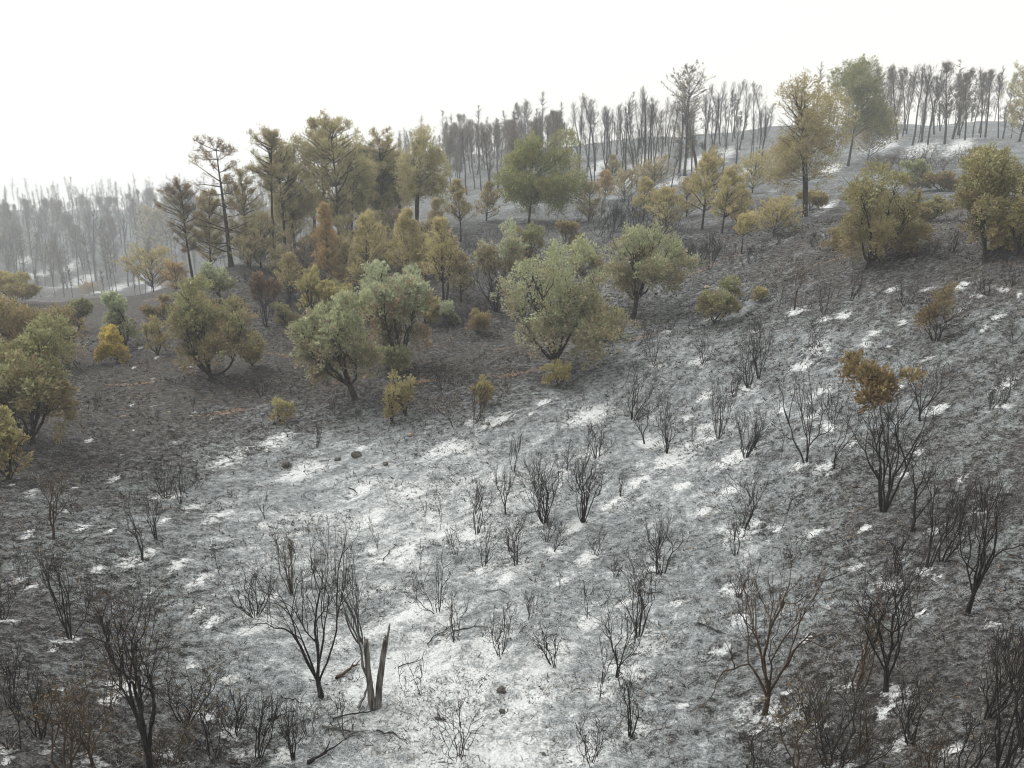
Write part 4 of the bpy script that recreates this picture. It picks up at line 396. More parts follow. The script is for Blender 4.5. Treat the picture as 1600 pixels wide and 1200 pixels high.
def empty(name, x, y, z):
    o = bpy.data.objects.new(name, None)
    o.empty_display_size = 0.2
    o.location = (x, y, z)
    COL.objects.link(o)
    return o


def tag(o, label=None, cat=None, group=None, kind=None):
    if label: o['label'] = label
    if cat: o['category'] = cat
    if group: o['group'] = group
    if kind: o['kind'] = kind
    return o


def make_mesh(name, V, Fq, mat, col=None, smooth=True):
    """V (n,3); Fq list of (m,k) index arrays"""
    me = bpy.data.meshes.new(name)
    V = np.asarray(V, np.float32)
    me.vertices.add(len(V))
    me.vertices.foreach_set('co', V.ravel())
    Fq = [f for f in Fq if len(f)]
    nl = sum(f.size for f in Fq)
    npoly = sum(len(f) for f in Fq)
    me.loops.add(nl)
    me.polygons.add(npoly)
    me.loops.foreach_set('vertex_index', np.concatenate([f.ravel() for f in Fq]).astype(np.int32))
    tot = np.concatenate([np.full(len(f), f.shape[1]) for f in Fq])
    st = np.concatenate([[0], np.cumsum(tot)[:-1]])
    me.polygons.foreach_set('loop_start', st.astype(np.int32))
    if smooth:
        me.polygons.foreach_set('use_smooth', np.ones(npoly, bool))
    me.update(calc_edges=True)
    if col is not None:
        at = me.color_attributes.new('tint', 'FLOAT_COLOR', 'POINT')
        c = np.ones((len(V), 4), np.float32)
        c[:, :3] = col
        at.data.foreach_set('color', c.ravel())
    me.materials.append(mat)
    return me


def link(name, me, parent=None, loc=None):
    o = bpy.data.objects.new(name, me)
    COL.objects.link(o)
    if parent: o.parent = parent
    if loc is not None: o.location = loc
    return o


class Acc:
    """collects pieces of one mesh"""
    def __init__(s):
        s.V, s.F, s.C, s.n = [], {}, [], 0

    def add(s, V, F, C=None):
        s.V.append(V)
        s.F.setdefault(F.shape[1], []).append(F + s.n)
        if C is not None: s.C.append(C)
        s.n += len(V)

    def tubes(s, P, R, K=4, C=None):
        if len(P) == 0: return
        M, N, _ = P.shape
        T = np.empty_like(P)
        T[:, 1:-1] = P[:, 2:] - P[:, :-2]
        T[:, 0] = P[:, 1] - P[:, 0]
        T[:, -1] = P[:, -1] - P[:, -2]
        T = norm(T)
        ref = np.where(np.abs(T[:, :1, 0:1]) > 0.8, np.array([[[0, 1., 0]]]), np.array([[[1., 0, 0]]]))
        U = norm(np.cross(T, ref))
        W = np.cross(T, U)
        a = np.arange(K) * 2 * math.pi / K
        ring = P[:, :, None] + R[:, :, None, None] * (np.cos(a)[None, None, :, None] * U[:, :, None] + np.sin(a)[None, None, :, None] * W[:, :, None])
        V = ring.reshape(-1, 3)
        m, i, k = np.meshgrid(np.arange(M), np.arange(N - 1), np.arange(K), indexing='ij')
        b = (m * N + i) * K
        F = np.stack([b + k, b + (k + 1) % K, b + K + (k + 1) % K, b + K + k], -1).reshape(-1, 4)
        s.add(V, F, None if C is None else np.repeat(C, N * K, 0))

    def mesh(s, name, mat, smooth=True):
        V = np.concatenate(s.V)
        return make_mesh(name, V, [np.concatenate(f) for f in s.F.values()], mat, np.concatenate(s.C) if s.C else None, smooth)


def walk(S0, D0, L, n, wander, trop, g):
    M = len(S0)
    P = np.empty((M, n, 3))
    P[:, 0] = S0
    d = norm(D0)
    st = (np.asarray(L) / (n - 1))[:, None]
    for i in range(1, n):
        d = norm(d + g.normal(0, wander, (M, 3)) + np.array([0, 0, trop]))
        P[:, i] = P[:, i - 1] + d * st
    return P


def at_t(P, t, idx):
    """points and tangents on polylines idx at parameter t"""
    n = P.shape[1] - 1
    f = np.clip(t * n, 0, n - 1e-4)
    i = f.astype(int)
    u = (f - i)[:, None]
    a, b = P[idx, i], P[idx, i + 1]
    return a + (b - a) * u, norm(b - a)


def hash2(ix, iy, seed):
    h = (ix.astype(np.int64) * 374761393 + iy.astype(np.int64) * 668265263 + seed * 974634541) & 0x7fffffff
    h = ((h ^ (h >> 13)) * 1274126177) & 0x7fffffff
    return ((h ^ (h >> 16)) & 0xffff) / 65535.0


def vnoise(x, y, seed):
    ix, iy = np.floor(x), np.floor(y)
    fx, fy = x - ix, y - iy
    fx = fx * fx * fx * (fx * (fx * 6 - 15) + 10)
    fy = fy * fy * fy * (fy * (fy * 6 - 15) + 10)
    ix, iy = ix.astype(np.int64), iy.astype(np.int64)
    a, b = hash2(ix, iy, seed), hash2(ix + 1, iy, seed)
    c, d = hash2(ix, iy + 1, seed), hash2(ix + 1, iy + 1, seed)
    return (a + (b - a) * fx) * (1 - fy) + (c + (d - c) * fx) * fy - 0.5


# ------------------------------------------------------------------ terrain height
_c = np.array(CTL)
_X = _c[:, :2] * [2.2, 1.0]


def _kern(r):
    return np.where(r > 0, r * r * np.log(np.maximum(r, 1e-9)), 0)


_n = len(_X)
_A = np.zeros((_n + 3, _n + 3))
_A[:_n, :_n] = _kern(np.linalg.norm(_X[:, None] - _X[None], axis=2)) + np.eye(_n) * 0.01
_A[:_n, _n:] = np.c_[np.ones(_n), _X]
_A[_n:, :_n] = _A[:_n, _n:].T
_W = np.linalg.solve(_A, np.r_[_c[:, 2], 0, 0, 0])


def terrain(x, y):
    x, y = np.atleast_1d(np.asarray(x, float)), np.atleast_1d(np.asarray(y, float))
    out = np.empty(len(x))
    for s in range(0, len(x), 20000):
        q = np.c_[np.arctan2(x[s:s + 20000], y[s:s + 20000]) * 2.2, np.log(np.maximum(np.hypot(x[s:s + 20000], y[s:s + 20000]), 4.0))]
        r2 = np.maximum((q * q).sum(1)[:, None] + (_X * _X).sum(1)[None] - 2 * q @ _X.T, 1e-12)
        out[s:s + 20000] = (0.5 * r2 * np.log(r2)) @ _W[:-3] + _W[-3] + q @ _W[-2:]
    return out


def relief(x, y):
    r = np.hypot(x, y)
    fine = np.clip(1.3 - r / 70, 0, 1)
    # shallow terraces and hummocks
    wx = x + 0.6 * vnoise(x / 1.7, y / 1.7, 3)
    wy = y + 0.6 * vnoise(x / 1.7, y / 1.7, 4)
    z = 0.45 * vnoise(x / 7, y / 5, 1) + 0.2 * vnoise(wx / 2.2, wy / 1.6, 2)
    n3 = vnoise(wx / 0.75, wy / 0.6, 5)
    n4 = vnoise(wx / 0.34, wy / 0.3, 6)
    n5 = vnoise(x / 0.16, y / 0.15, 7)
    z += fine * (0.13 * n3 + 0.11 * np.abs(n4) + 0.05 * n5)
    z += (0.9 * np.clip((r - 60) / 60, 0, 1) + 2.2 * np.clip((r - 130) / 80, 0, 1)) * vnoise(x / 16, y / 14, 8) + 0.6 * np.clip((r - 50) / 50, 0, 1) * vnoise(x / 5, y / 4, 9)
    return z


def gz(x, y):
    x, y = np.atleast_1d(np.asarray(x, float)), np.atleast_1d(np.asarray(y, float))
    return terrain(x, y) + relief(x, y)


def gz1(x, y):
    return float(gz(x, y)[0])


# ------------------------------------------------------------------ materials
def new_mat(name):
    m = bpy.data.materials.new(name)
    m.use_nodes = True
    nt = m.node_tree
    nt.nodes.clear()
    out = nt.nodes.new('ShaderNodeOutputMaterial')
    return m, nt, out


def nd(nt, t, **kw):
    n = nt.nodes.new(t)
    for k, v in kw.items():
        setattr(n, k, v)
    return n


def wood(name, c0, c1, scale=9, rough=0.9, stretch=1.0):
    m, nt, out = new_mat(name)
    b = nd(nt, 'ShaderNodeBsdfPrincipled')
    tc = nd(nt, 'ShaderNodeTexCoord')
    no = nd(nt, 'ShaderNodeTexNoise')
    no.inputs['Scale'].default_value = scale
    no.inputs['Detail'].default_value = 5
    ra = nd(nt, 'ShaderNodeValToRGB')
    ra.color_ramp.elements[0].position = 0.35
    ra.color_ramp.elements[1].position = 0.7
    ra.color_ramp.elements[0].color = (*c0, 1)
    ra.color_ramp.elements[1].color = (*c1, 1)
    mp = nd(nt, 'ShaderNodeMapping')
    mp.inputs['Scale'].default_value = (1, 1, stretch)
    nt.links.new(tc.outputs['Object'], mp.inputs['Vector'])
    nt.links.new(mp.outputs[0], no.inputs['Vector'])
    nt.links.new(no.outputs[0], ra.inputs[0])
    nt.links.new(ra.outputs[0], b.inputs['Base Color'])
    b.inputs['Roughness'].default_value = rough
    b.inputs['Specular IOR Level'].default_value = 0.2
    bu = nd(nt, 'ShaderNodeBump')
    bu.inputs['Strength'].default_value = 0.5
    bu.inputs['Distance'].default_value = 0.02
    nt.links.new(no.outputs[0], bu.inputs['Height'])
    nt.links.new(bu.outputs[0], b.inputs['Normal'])
    nt.links.new(b.outputs[0], out.inputs[0])
    return m


TWIG = wood('burnt_twigs', (0.014, 0.011, 0.009), (0.055, 0.042, 0.033))
CHAR = {'k': wood('charred_wood', (0.008, 0.0075, 0.007), (0.030, 0.027, 0.025)),
        'b': wood('scorched_wood', (0.026, 0.017, 0.010), (0.085, 0.056, 0.034)),
        'g': wood('grey_burnt_wood', (0.04, 0.04, 0.04), (0.12, 0.12, 0.115))}
BARK = wood('scorched_bark', (0.012, 0.010, 0.009), (0.065, 0.052, 0.042), 6)
SNAGWOOD = wood('weathered_snag_wood', (0.028, 0.026, 0.024), (0.20, 0.19, 0.175), 26, 0.9, 0.12)
GREYWOOD = wood('grey_fallen_wood', (0.05, 0.05, 0.048), (0.17, 0.165, 0.155), 14)
STONE = wood('sooty_stone', (0.03, 0.03, 0.03), (0.16, 0.145, 0.125), 5)
TANSTONE = wood('pale_stone', (0.2, 0.16, 0.12), (0.42, 0.36, 0.29), 5)


def leaf_material():
    m, nt, out = new_mat('leaves')
    at = nd(nt, 'ShaderNodeAttribute', attribute_name='tint')
    d = nd(nt, 'ShaderNodeBsdfDiffuse')
    t = nd(nt, 'ShaderNodeBsdfTranslucent')
    g = nd(nt, 'ShaderNodeBsdfGlossy')
    g.inputs['Roughness'].default_value = 0.55
    mx = nd(nt, 'ShaderNodeMixShader')
    mx.inputs[0].default_value = 0.38
    m2 = nd(nt, 'ShaderNodeMixShader')
    m2.inputs[0].default_value = 0.03
    for n in (d, t):
        nt.links.new(at.outputs['Color'], n.inputs['Color'])
    nt.links.new(d.outputs[0], mx.inputs[1])
    nt.links.new(t.outputs[0], mx.inputs[2])
    nt.links.new(mx.outputs[0], m2.inputs[1])
    nt.links.new(g.outputs[0], m2.inputs[2])
    nt.links.new(m2.outputs[0], out.inputs[0])
    return m


LEAF = leaf_material()


def tint_material(name):
    m, nt, out = new_mat(name)
    at = nd(nt, 'ShaderNodeAttribute', attribute_name='tint')
    d = nd(nt, 'ShaderNodeBsdfDiffuse')
    nt.links.new(at.outputs['Color'], d.inputs['Color'])
    nt.links.new(d.outputs[0], out.inputs[0])
    return m


LITTER = tint_material('burnt_litter')


def ground_material():
    m, nt, out = new_mat('burnt_ground')
    L = nt.links.new
    b = nd(nt, 'ShaderNodeBsdfPrincipled')
    b.inputs['Roughness'].default_value = 0.95
    b.inputs['Specular IOR Level'].default_value = 0.1
    tc = nd(nt, 'ShaderNodeTexCoord')
    cov = nd(nt, 'ShaderNodeAttribute', attribute_name='cover')
    sep = nd(nt, 'ShaderNodeSeparateColor')
    L(cov.outputs['Color'], sep.inputs[0])
    ash, brown, patch = sep.outputs[0], sep.outputs[1], sep.outputs[2]
    patha = nd(nt, 'ShaderNodeAttribute', attribute_name='dry_path')

    def noise(scale, detail=6, rough=0.6, sx=1, sy=1, sz=1, dist=0.0):
        mp = nd(nt, 'ShaderNodeMapping')
        mp.inputs['Scale'].default_value = (sx, sy, sz)
        L(tc.outputs['Object'], mp.inputs['Vector'])
        n = nd(nt, 'ShaderNodeTexNoise')
        n.inputs['Scale'].default_value = scale
        n.inputs['Detail'].default_value = detail
        n.inputs['Roughness'].default_value = rough
        n.inputs['Distortion'].default_value = dist
        L(mp.outputs[0], n.inputs['Vector'])
        return n.outputs[0]

    def mth(op, a, c, clamp=False):
        n = nd(nt, 'ShaderNodeMath', operation=op)
        n.use_clamp = clamp
        for i, v in enumerate((a, c)):
            if isinstance(v, (int, float)): n.inputs[i].default_value = v
            else: L(v, n.inputs[i])
        return n.outputs[0]

    def step(v, lo, hi):
        n = nd(nt, 'ShaderNodeMapRange')
        n.interpolation_type = 'SMOOTHSTEP'
        L(v, n.inputs[0])
        n.inputs[1].default_value = lo
        n.inputs[2].default_value = hi
        return n.outputs[0]

    def mix(f, a, c):
        n = nd(nt, 'ShaderNodeMix', data_type='RGBA')
        if isinstance(f, (int, float)): n.inputs[0].default_value = f
        else: L(f, n.inputs[0])
        for i, v in ((6, a), (7, c)):
            if isinstance(v, tuple): n.inputs[i].default_value = (*v, 1)
            else: L(v, n.inputs[i])
        return n.outputs[2]

    n_big = noise(0.9, 8, 0.62, 1, 1.2, 1, 0.6)
    n_mid = noise(4.5, 8, 0.66, 1, 1.15, 1, 0.4)
    n_fin = noise(17, 6, 0.7)
    n_spk = noise(42, 3, 0.6)
    rot = nd(nt, 'ShaderNodeVectorRotate', rotation_type='Z_AXIS')
    rot.inputs['Angle'].default_value = math.radians(-42)
    L(tc.outputs['Object'], rot.inputs['Vector'])
    mpr = nd(nt, 'ShaderNodeMapping')
    mpr.inputs['Scale'].default_value = (0.45, 1.35, 1.0)
    L(rot.outputs[0], mpr.inputs['Vector'])
    ns = nd(nt, 'ShaderNodeTexNoise')
    ns.inputs['Scale'].default_value = 1.7
    ns.inputs['Detail'].default_value = 9
    ns.inputs['Roughness'].default_value = 0.68
    ns.inputs['Distortion'].default_value = 0.15
    L(mpr.outputs[0], ns.inputs['Vector'])
    n_str = ns.outputs[0]
    # char base: black / brown-black speckle
    charc = mix(step(mth('ADD', mth('MULTIPLY', n_fin, 0.5), mth('MULTIPLY', n_mid, 0.5)), 0.41, 0.61), (0.009, 0.009, 0.0095), (0.115, 0.118, 0.119))
    browc = mix(step(mth('ADD', mth('MULTIPLY', n_fin, 0.5), mth('MULTIPLY', n_mid, 0.5)), 0.40, 0.62), (0.014, 0.011, 0.009), (0.12, 0.084, 0.058))
    brf = mth('MULTIPLY', brown, step(n_big, 0.25, 0.7))
    base = mix(mth('MULTIPLY', brf, 0.9, True), charc, browc)
    # grey ash film
    grey = mix(step(n_spk, 0.3, 0.7), (0.112, 0.129, 0.137), (0.31, 0.338, 0.352))
    fsum = mth('ADD', mth('MULTIPLY', n_mid, 0.55), mth('MULTIPLY', n_fin, 0.45))
    n_far = noise(0.28, 5, 0.6, 0.8, 1.6, 1, 0.4)
    fbig = mth('ADD', mth('MULTIPLY', fsum, 0.56), mth('ADD', mth('MULTIPLY', n_str, 0.28), mth('MULTIPLY', n_far, 0.16)))
    fbig = mth('ADD', 0.5, mth('MULTIPLY', mth('SUBTRACT', fbig, 0.5), 1.45))
    mpq = nd(nt, 'ShaderNodeTexNoise')
    mpq.inputs['Scale'].default_value = 4.2
    mpq.inputs['Detail'].default_value = 7
    mpq.inputs['Roughness'].default_value = 0.72
    L(mpr.outputs[0], mpq.inputs['Vector'])
    patch = mth('MULTIPLY', patch, step(mpq.outputs[0], 0.30, 0.56))
    gv = mth('ADD', fbig, mth('MULTIPLY', mth('SUBTRACT', ash, 0.5), 0.42))
    gm = step(gv, 0.38, 0.58)
    base = mix(gm, base, grey)
    # white ash where it lies thick
    wv = mth('ADD', fbig, mth('ADD', mth('MULTIPLY', mth('SUBTRACT', ash, 0.5), 0.36), mth('MULTIPLY', patch, mth('SUBTRACT', 0.42, mth('MULTIPLY', ash, 0.24)))))
    wm = step(wv, 0.53, 0.73)
    white = mix(step(n_fin, 0.3, 0.7), (0.50, 0.525, 0.54), (0.72, 0.745, 0.755))
    base = mix(mth('MULTIPLY', wm, 0.9), base, white)
    # dry unburnt earth and straw along the terraces
    dv = mth('ADD', patha.outputs['Fac'], mth('MULTIPLY', mth('SUBTRACT', fsum, 0.5), 2.2))
    dm = step(dv, 0.45, 0.85)
    dry = mix(step(n_fin, 0.3, 0.7), (0.14, 0.082, 0.05), (0.36, 0.25, 0.16))
    base = mix(mth('MULTIPLY', dm, 0.9), base, dry)
    # soot specks and pale flecks
    n_sp2 = noise(26, 5, 0.75, 1, 1, 1, 0.3)
    base = mix(mth('MULTIPLY', step(n_sp2, 0.53, 0.64), 0.62), base, (0.02, 0.019, 0.018))
    n_sp3 = noise(31, 4, 0.7, 1.3, 1, 1, 0.3)
    fl = mth('MULTIPLY', step(n_sp3, 0.58, 0.68), mth('ADD', 0.22, mth('MULTIPLY', ash, 0.8)))
    base = mix(fl, base, (0.6, 0.61, 0.6))
    L(base, b.inputs['Base Color'])
    bu = nd(nt, 'ShaderNodeBump')
    bu.inputs['Strength'].default_value = 0.9
    bu.inputs['Distance'].default_value = 0.09
    L(mth('ADD', fsum, mth('MULTIPLY', n_spk, 0.2)), bu.inputs['Height'])
    L(bu.outputs[0], b.inputs['Normal'])
    L(b.outputs[0], out.inputs[0])
    return m


GROUND = ground_material()


# ------------------------------------------------------------------ ground sheet
def ground_sheet():
    az = np.concatenate([np.linspace(-180, -42, 40, endpoint=False), np.linspace(-42, 42, 450), np.linspace(42, 180, 41)[1:-1]])
    az = np.radians(az)
    rr = np.concatenate([np.linspace(3, 9, 12, endpoint=False), np.exp(np.linspace(math.log(9), math.log(70), 370)), np.exp(np.linspace(math.log(70), math.log(620), 100))[1:]])
    A, R = np.meshgrid(az, rr)
    x, y = (R * np.sin(A)).ravel(), (R * np.cos(A)).ravel()
    z = gz(x, y)
    nA, nR = len(az), len(rr)
    V = np.c_[x, y, z]
    i, j = np.meshgrid(np.arange(nR - 1), np.arange(nA), indexing='ij')
    j2 = (j + 1) % nA
    Q = np.stack([i * nA + j, (i + 1) * nA + j, (i + 1) * nA + j2, i * nA + j2], -1).reshape(-1, 4)[:, ::-1]
    cz = float(terrain(0.01, 0.01)[0])
    V = np.vstack([V, [[0, 0, cz]]])
    jj = np.arange(nA)
    T = np.c_[jj, (jj + 1) % nA, np.full(nA, len(V) - 1)][:, ::-1]
    me = make_mesh('ground', V, [Q, T], GROUND)
    # what lies on the ground: ash cover, brown soil, thick ash patches, dry terraces
    x, y = V[:, 0], V[:, 1]
    q = np.c_[np.arctan2(x, y) * 2.2, np.log(np.maximum(np.hypot(x, y), 4))]
    c = np.array(COVER)
    cq = np.c_[np.arctan2(c[:, 0], c[:, 1]) * 2.2, np.log(np.hypot(c[:, 0], c[:, 1]))]
    cov = np.empty((len(x), 2))
    for s in range(0, len(x), 20000):
        d2 = ((q[s:s + 20000, None] - cq[None]) ** 2 / np.array([0.24, 0.11]) ** 2).sum(2)
        w = np.exp(-0.5 * d2) + 1e-9
        cov[s:s + 20000] = (w @ c[:, 2:4]) / w.sum(1, keepdims=True)
    patch = np.zeros(len(x))
    for px, py, a, b2, c2, d in ASH_PATCHES:
        u = a * (x - px) + b2 * (y - py)
        v = c2 * (x - px) + d * (y - py)
        patch = np.maximum(patch, np.exp(-0.5 * (u * u + v * v) / 0.5))
    gg = np.random.default_rng(41)
    for sx, sy, sh, sw, *_ in SHRUBS:                      # ash left under the burnt shrubs
        if gg.uniform() < 0.55:
            rr_ = 0.22 * sw + 0.12
            dx, dy = sx + gg.normal(0, 0.15), sy + gg.normal(0, 0.15)
            patch = np.maximum(patch, 0.8 * np.exp(-((x - dx) ** 2 + (y - dy) ** 2) / (rr_ * rr_)))
    path = np.zeros(len(x))
    for pl in PATHS:
        for (x0, y0), (x1, y1) in zip(pl[:-1], pl[1:]):
            dx, dy = x1 - x0, y1 - y0
            t = np.clip(((x - x0) * dx + (y - y0) * dy) / (dx * dx + dy * dy), 0, 1)
            dd = np.hypot(x - x0 - t * dx, y - y0 - t * dy)
            path = np.maximum(path, np.exp(-0.5 * (dd / 0.26) ** 2) * (0.55 + 0.6 * vnoise(x / 2.3, y / 2.3, 31)))
    at = me.color_attributes.new('cover', 'FLOAT_COLOR', 'POINT')
    colr = np.ones((len(x), 4), np.float32)
    colr[:, 0], colr[:, 1], colr[:, 2] = cov[:, 0], cov[:, 1], patch
    at.data.foreach_set('color', colr.ravel())
    at = me.attributes.new('dry_path', 'FLOAT', 'POINT')
    at.data.foreach_set('value', path.astype(np.float32))
    o = link('ground', me)
    tag(o, 'burnt hillside of grey ash, white ash patches and dark scorched soil', 'ground', kind='structure')
    return V, cov


GV, GCOV = ground_sheet()


# ------------------------------------------------------------------ charred shrubs and trees
def leaf_blades(acc, P, D, length, width, C, g):
    n = len(P)
    S = norm(np.cross(D, g.normal(0, 1, (n, 3))))
    l = (length * g.uniform(0.35, 1.6, n))[:, None]
    w = (width * g.uniform(0.45, 1.45, n))[:, None]
    V = np.stack([P - S * w * 0.5, P + S * w * 0.5, P + D * l], 1).reshape(-1, 3)
    F = np.arange(3 * n).reshape(n, 3)
    acc.add(V, F, np.repeat(C, 3, 0))


def lateral(T, g):
    r = g.normal(0, 1, T.shape)
    r -= (r * T).sum(-1, keepdims=True) * T
    return norm(r)


def fork(P, R, own, k, length, ang, wander, trop, ratio, n, g, side=False):
    """grow k children from the end (or along the side) of every polyline"""
    M = len(P)
    ii = np.repeat(np.arange(M), k)
    if side:
        tt = g.uniform(0.25, 0.95, len(ii))
    else:
        tt = np.where(g.uniform(0, 1, len(ii)) < 0.72, 0.9999, g.uniform(0.5, 0.95, len(ii)))
    P0, T0 = at_t(P, tt, ii)
    r0 = R[ii, np.clip((tt * (R.shape[1] - 1)).round().astype(int), 0, R.shape[1] - 1)]
    D = T0 + lateral(T0, g) * np.abs(g.normal(ang, ang * 0.45, (len(ii), 1)))
    L = length * g.uniform(0.55, 1.25, len(ii))
    C = walk(P0, D, L, n, wander, trop, g)
    rc = (r0 * g.uniform(0.68, 1.0, len(ii)) * (0.7 if side else 1))[:, None] * np.linspace(1, ratio, n)[None]
    return C, rc, own[ii]


def grow_shrub(H, W, style, n, g, twig=1.0):
    """forking stems from one root; returns trunk and, per stem, the wood and its twigs"""
    trunk, rt = None, None
    ang = g.uniform(0, 6.28) + np.arange(n) * 2 * math.pi / n + g.normal(0, 0.45, n)
    r0 = 0.007 * H + 0.005
    if style == 'd': r0 *= 0.72
    if style == 's': r0 *= 0.7
    lens = {'t': (0.30, 0.27, 0.23, 0.17), 'v': (0.34, 0.27, 0.22, 0.16), 'd': (0.44, 0.26, 0.18, 0.12), 's': (0.46, 0.28, 0.18, 0.10)}[style]
    if style == 't':
        th = H * g.uniform(0.09, 0.2)
        trunk = walk(np.array([[0, 0, -0.12]]), np.array([[g.normal(0, 0.1), g.normal(0, 0.1), 1.0]]), [th + 0.12], 7, 0.07, 0.04, g)
        rt = r0 * (1.05 + 0.09 * n)
        tt = np.where(np.arange(n) % 2 == 1, g.uniform(0.55, 0.95, n), 0.999)
        S0, _ = at_t(trunk, tt, np.zeros(n, int))
    else:
        S0 = np.c_[np.cos(ang) * r0 * 1.8, np.sin(ang) * r0 * 1.8, np.full(n, -0.1)]
    sp = (W / H) * g.uniform(0.25, 1.25, n)
    D = np.c_[np.cos(ang) * sp, np.sin(ang) * sp, np.ones(n)]
    L = H * lens[0] * np.sqrt(1 + sp ** 2 * 0.5) * g.uniform(0.7, 1.2, n)
    P = walk(S0, D, L, 8, 0.15, 0.08, g)
    R = (r0 * g.uniform(0.6, 1.1, n))[:, None] * np.linspace(1, 0.7, 8)[None]
    own = np.arange(n)
    wood = [(P, R, own, 6)]
    tw = []
    kk = 2
    A = fork(P, R, own, kk, H * lens[1], 0.66, 0.18, 0.09, 0.66, 7, g)
    wood.append(A + (5,))
    B = fork(A[0], A[1], A[2], 2, H * lens[2], 0.68, 0.2, 0.07, 0.6, 6, g)
    wood.append(B + (4,))
    S1 = fork(A[0], A[1], A[2], 2 if H > 1.7 and style != 'd' else 1, H * lens[2] * 0.8, 0.8, 0.15, 0.08, 0.5, 5, g, True)
    wood.append(S1 + (4,))
    kf = 3 if H > 1.7 and style != 'd' else 2
    C1 = fork(B[0], B[1], B[2], kf, H * lens[3], 0.55, 0.2, 0.07, 0.5, 4, g)
    C2 = fork(S1[0], S1[1], S1[2], 2, H * lens[3], 0.6, 0.2, 0.07, 0.5, 4, g)
    tw += [C1, C2]
    if style in 'vds' or H < 2.5:
        tw.append(fork(P, R, own, 2, H * lens[2] * 0.8, 0.7, 0.15, 0.09, 0.4, 4, g, True))
    nt = 3 if H > 1.9 else 2
    for Q in (C1, C2):
        tw.append(fork(Q[0], Q[1], Q[2], nt, H * 0.085, 0.8, 0.25, 0.05, 0.5, 3, g, True))
    pts = np.concatenate([p[0].reshape(-1, 3) for p in wood + tw])
    fz = H / max(pts[:, 2].max(), 0.1)
    rad = np.percentile(np.abs(pts[:, 0]), 97)
    fx = min(1.9, max(0.5, (W / 2) / max(rad, 0.05)))
    f = np.array([fx, fx, fz])
    if trunk is not None: trunk = trunk * f
    wood = [(p * f, np.maximum(r, 0.005), o, k) for p, r, o, k in wood]
    tw = [(p * f, np.clip(r, 0.0022, 0.0048), o) for p, r, o in tw]
    return trunk, rt, wood, tw


def build_shrub(root, H, W, style, n, matk, seed, twig=1.0, scraps=0):
    g = np.random.default_rng(seed)
    trunk, rt, wood, tw = grow_shrub(H, W, style, n, g, twig)
    mat = CHAR[matk]
    nm = 'stem'
    if trunk is not None:
        a = Acc()
        a.tubes(trunk, (rt * np.linspace(1.25, 0.92, 7) * np.array([1.35, 1.1, 1, 1, 1, 1, 1]))[None], 8)
        link('trunk', a.mesh('trunk', mat), root)
        nm = 'limb'
    if scraps:
        tips = np.concatenate([p[:, 1:].reshape(-1, 3) for p, r, o in tw])
        q = tips[g.integers(0, len(tips), scraps)] + g.normal(0, 0.03, (scraps, 3))
        a = Acc()
        C = np.array([[0.13, 0.095, 0.05]]) * g.uniform(0.5, 1.5, (scraps, 1)) * (1 + g.normal(0, 0.06, (scraps, 3)))
        leaf_blades(a, q, norm(g.normal(0, 1, (scraps, 3))), 0.05, 0.028, C, g)
        tag(link('withered_leaves', a.mesh('withered_leaves', LEAF, False), root), kind='stuff')
    for k in range(n):
        a = Acc()
        for p, r, o, K in wood:
            s = o == k
            a.tubes(p[s], r[s], K)
        ob = link(nm, a.mesh(nm, mat), root)
        a = Acc()
        for p, r, o in tw:
            s = o == k
            a.tubes(p[s], r[s], 3)
        tag(link('twigs', a.mesh('twigs', TWIG if matk == 'k' else mat), ob), kind='stuff')


for i, (x, y, H, W, style, n, mk, label) in enumerate(SHRUBS):
    nm, cat = {'t': ('burnt_tree', 'tree'), 's': ('burnt_sapling', 'sapling')}.get(style, ('burnt_shrub', 'shrub'))
    root = empty(nm, x, y, gz1(x, y) - 0.03)
    root.rotation_euler = (rng.normal(0, 0.07), rng.normal(0, 0.09), 0)
    tag(root, label, cat, 'charred shrubs and trees on the ash slope')
    build_shrub(root, H, W, style, n, mk, 100 + i, scraps=(170 if mk == 'b' and H > 1.4 else 0) or (120 if 'biggest' in label else 0))

# low burnt brush: a few shapes, each copy a shrub of its own
BASES = {}
for mk in 'kb':
    for v in range(5):
        g = np.random.default_rng(900 + v + ord(mk))
        trunk, rt, wd, tw = grow_shrub(2.2, 1.8, 'v' if v % 2 else 'd', 5, g, 0.6)
        a = Acc()
        for p, r, o, K in wd: a.tubes(p, r * 1.2, 3)
        for p, r, o in tw: a.tubes(p[:, ::2], r[:, ::2] * 1.6, 3)
        BASES[mk, v] = a.mesh('burnt_brush', CHAR[mk])
for label, group, mk, pts in BRUSH:
    for j, (x, y, H, W) in enumerate(pts):
        o = link('burnt_brush', BASES[mk, j % 5], None, (x, y, gz1(x, y)))
        o.scale = (W / 1.8, W / 1.8, H / 2.2)
        o.rotation_euler = (0, 0, rng.uniform(0, 6.28))
        tag(o, label, 'shrub', group)

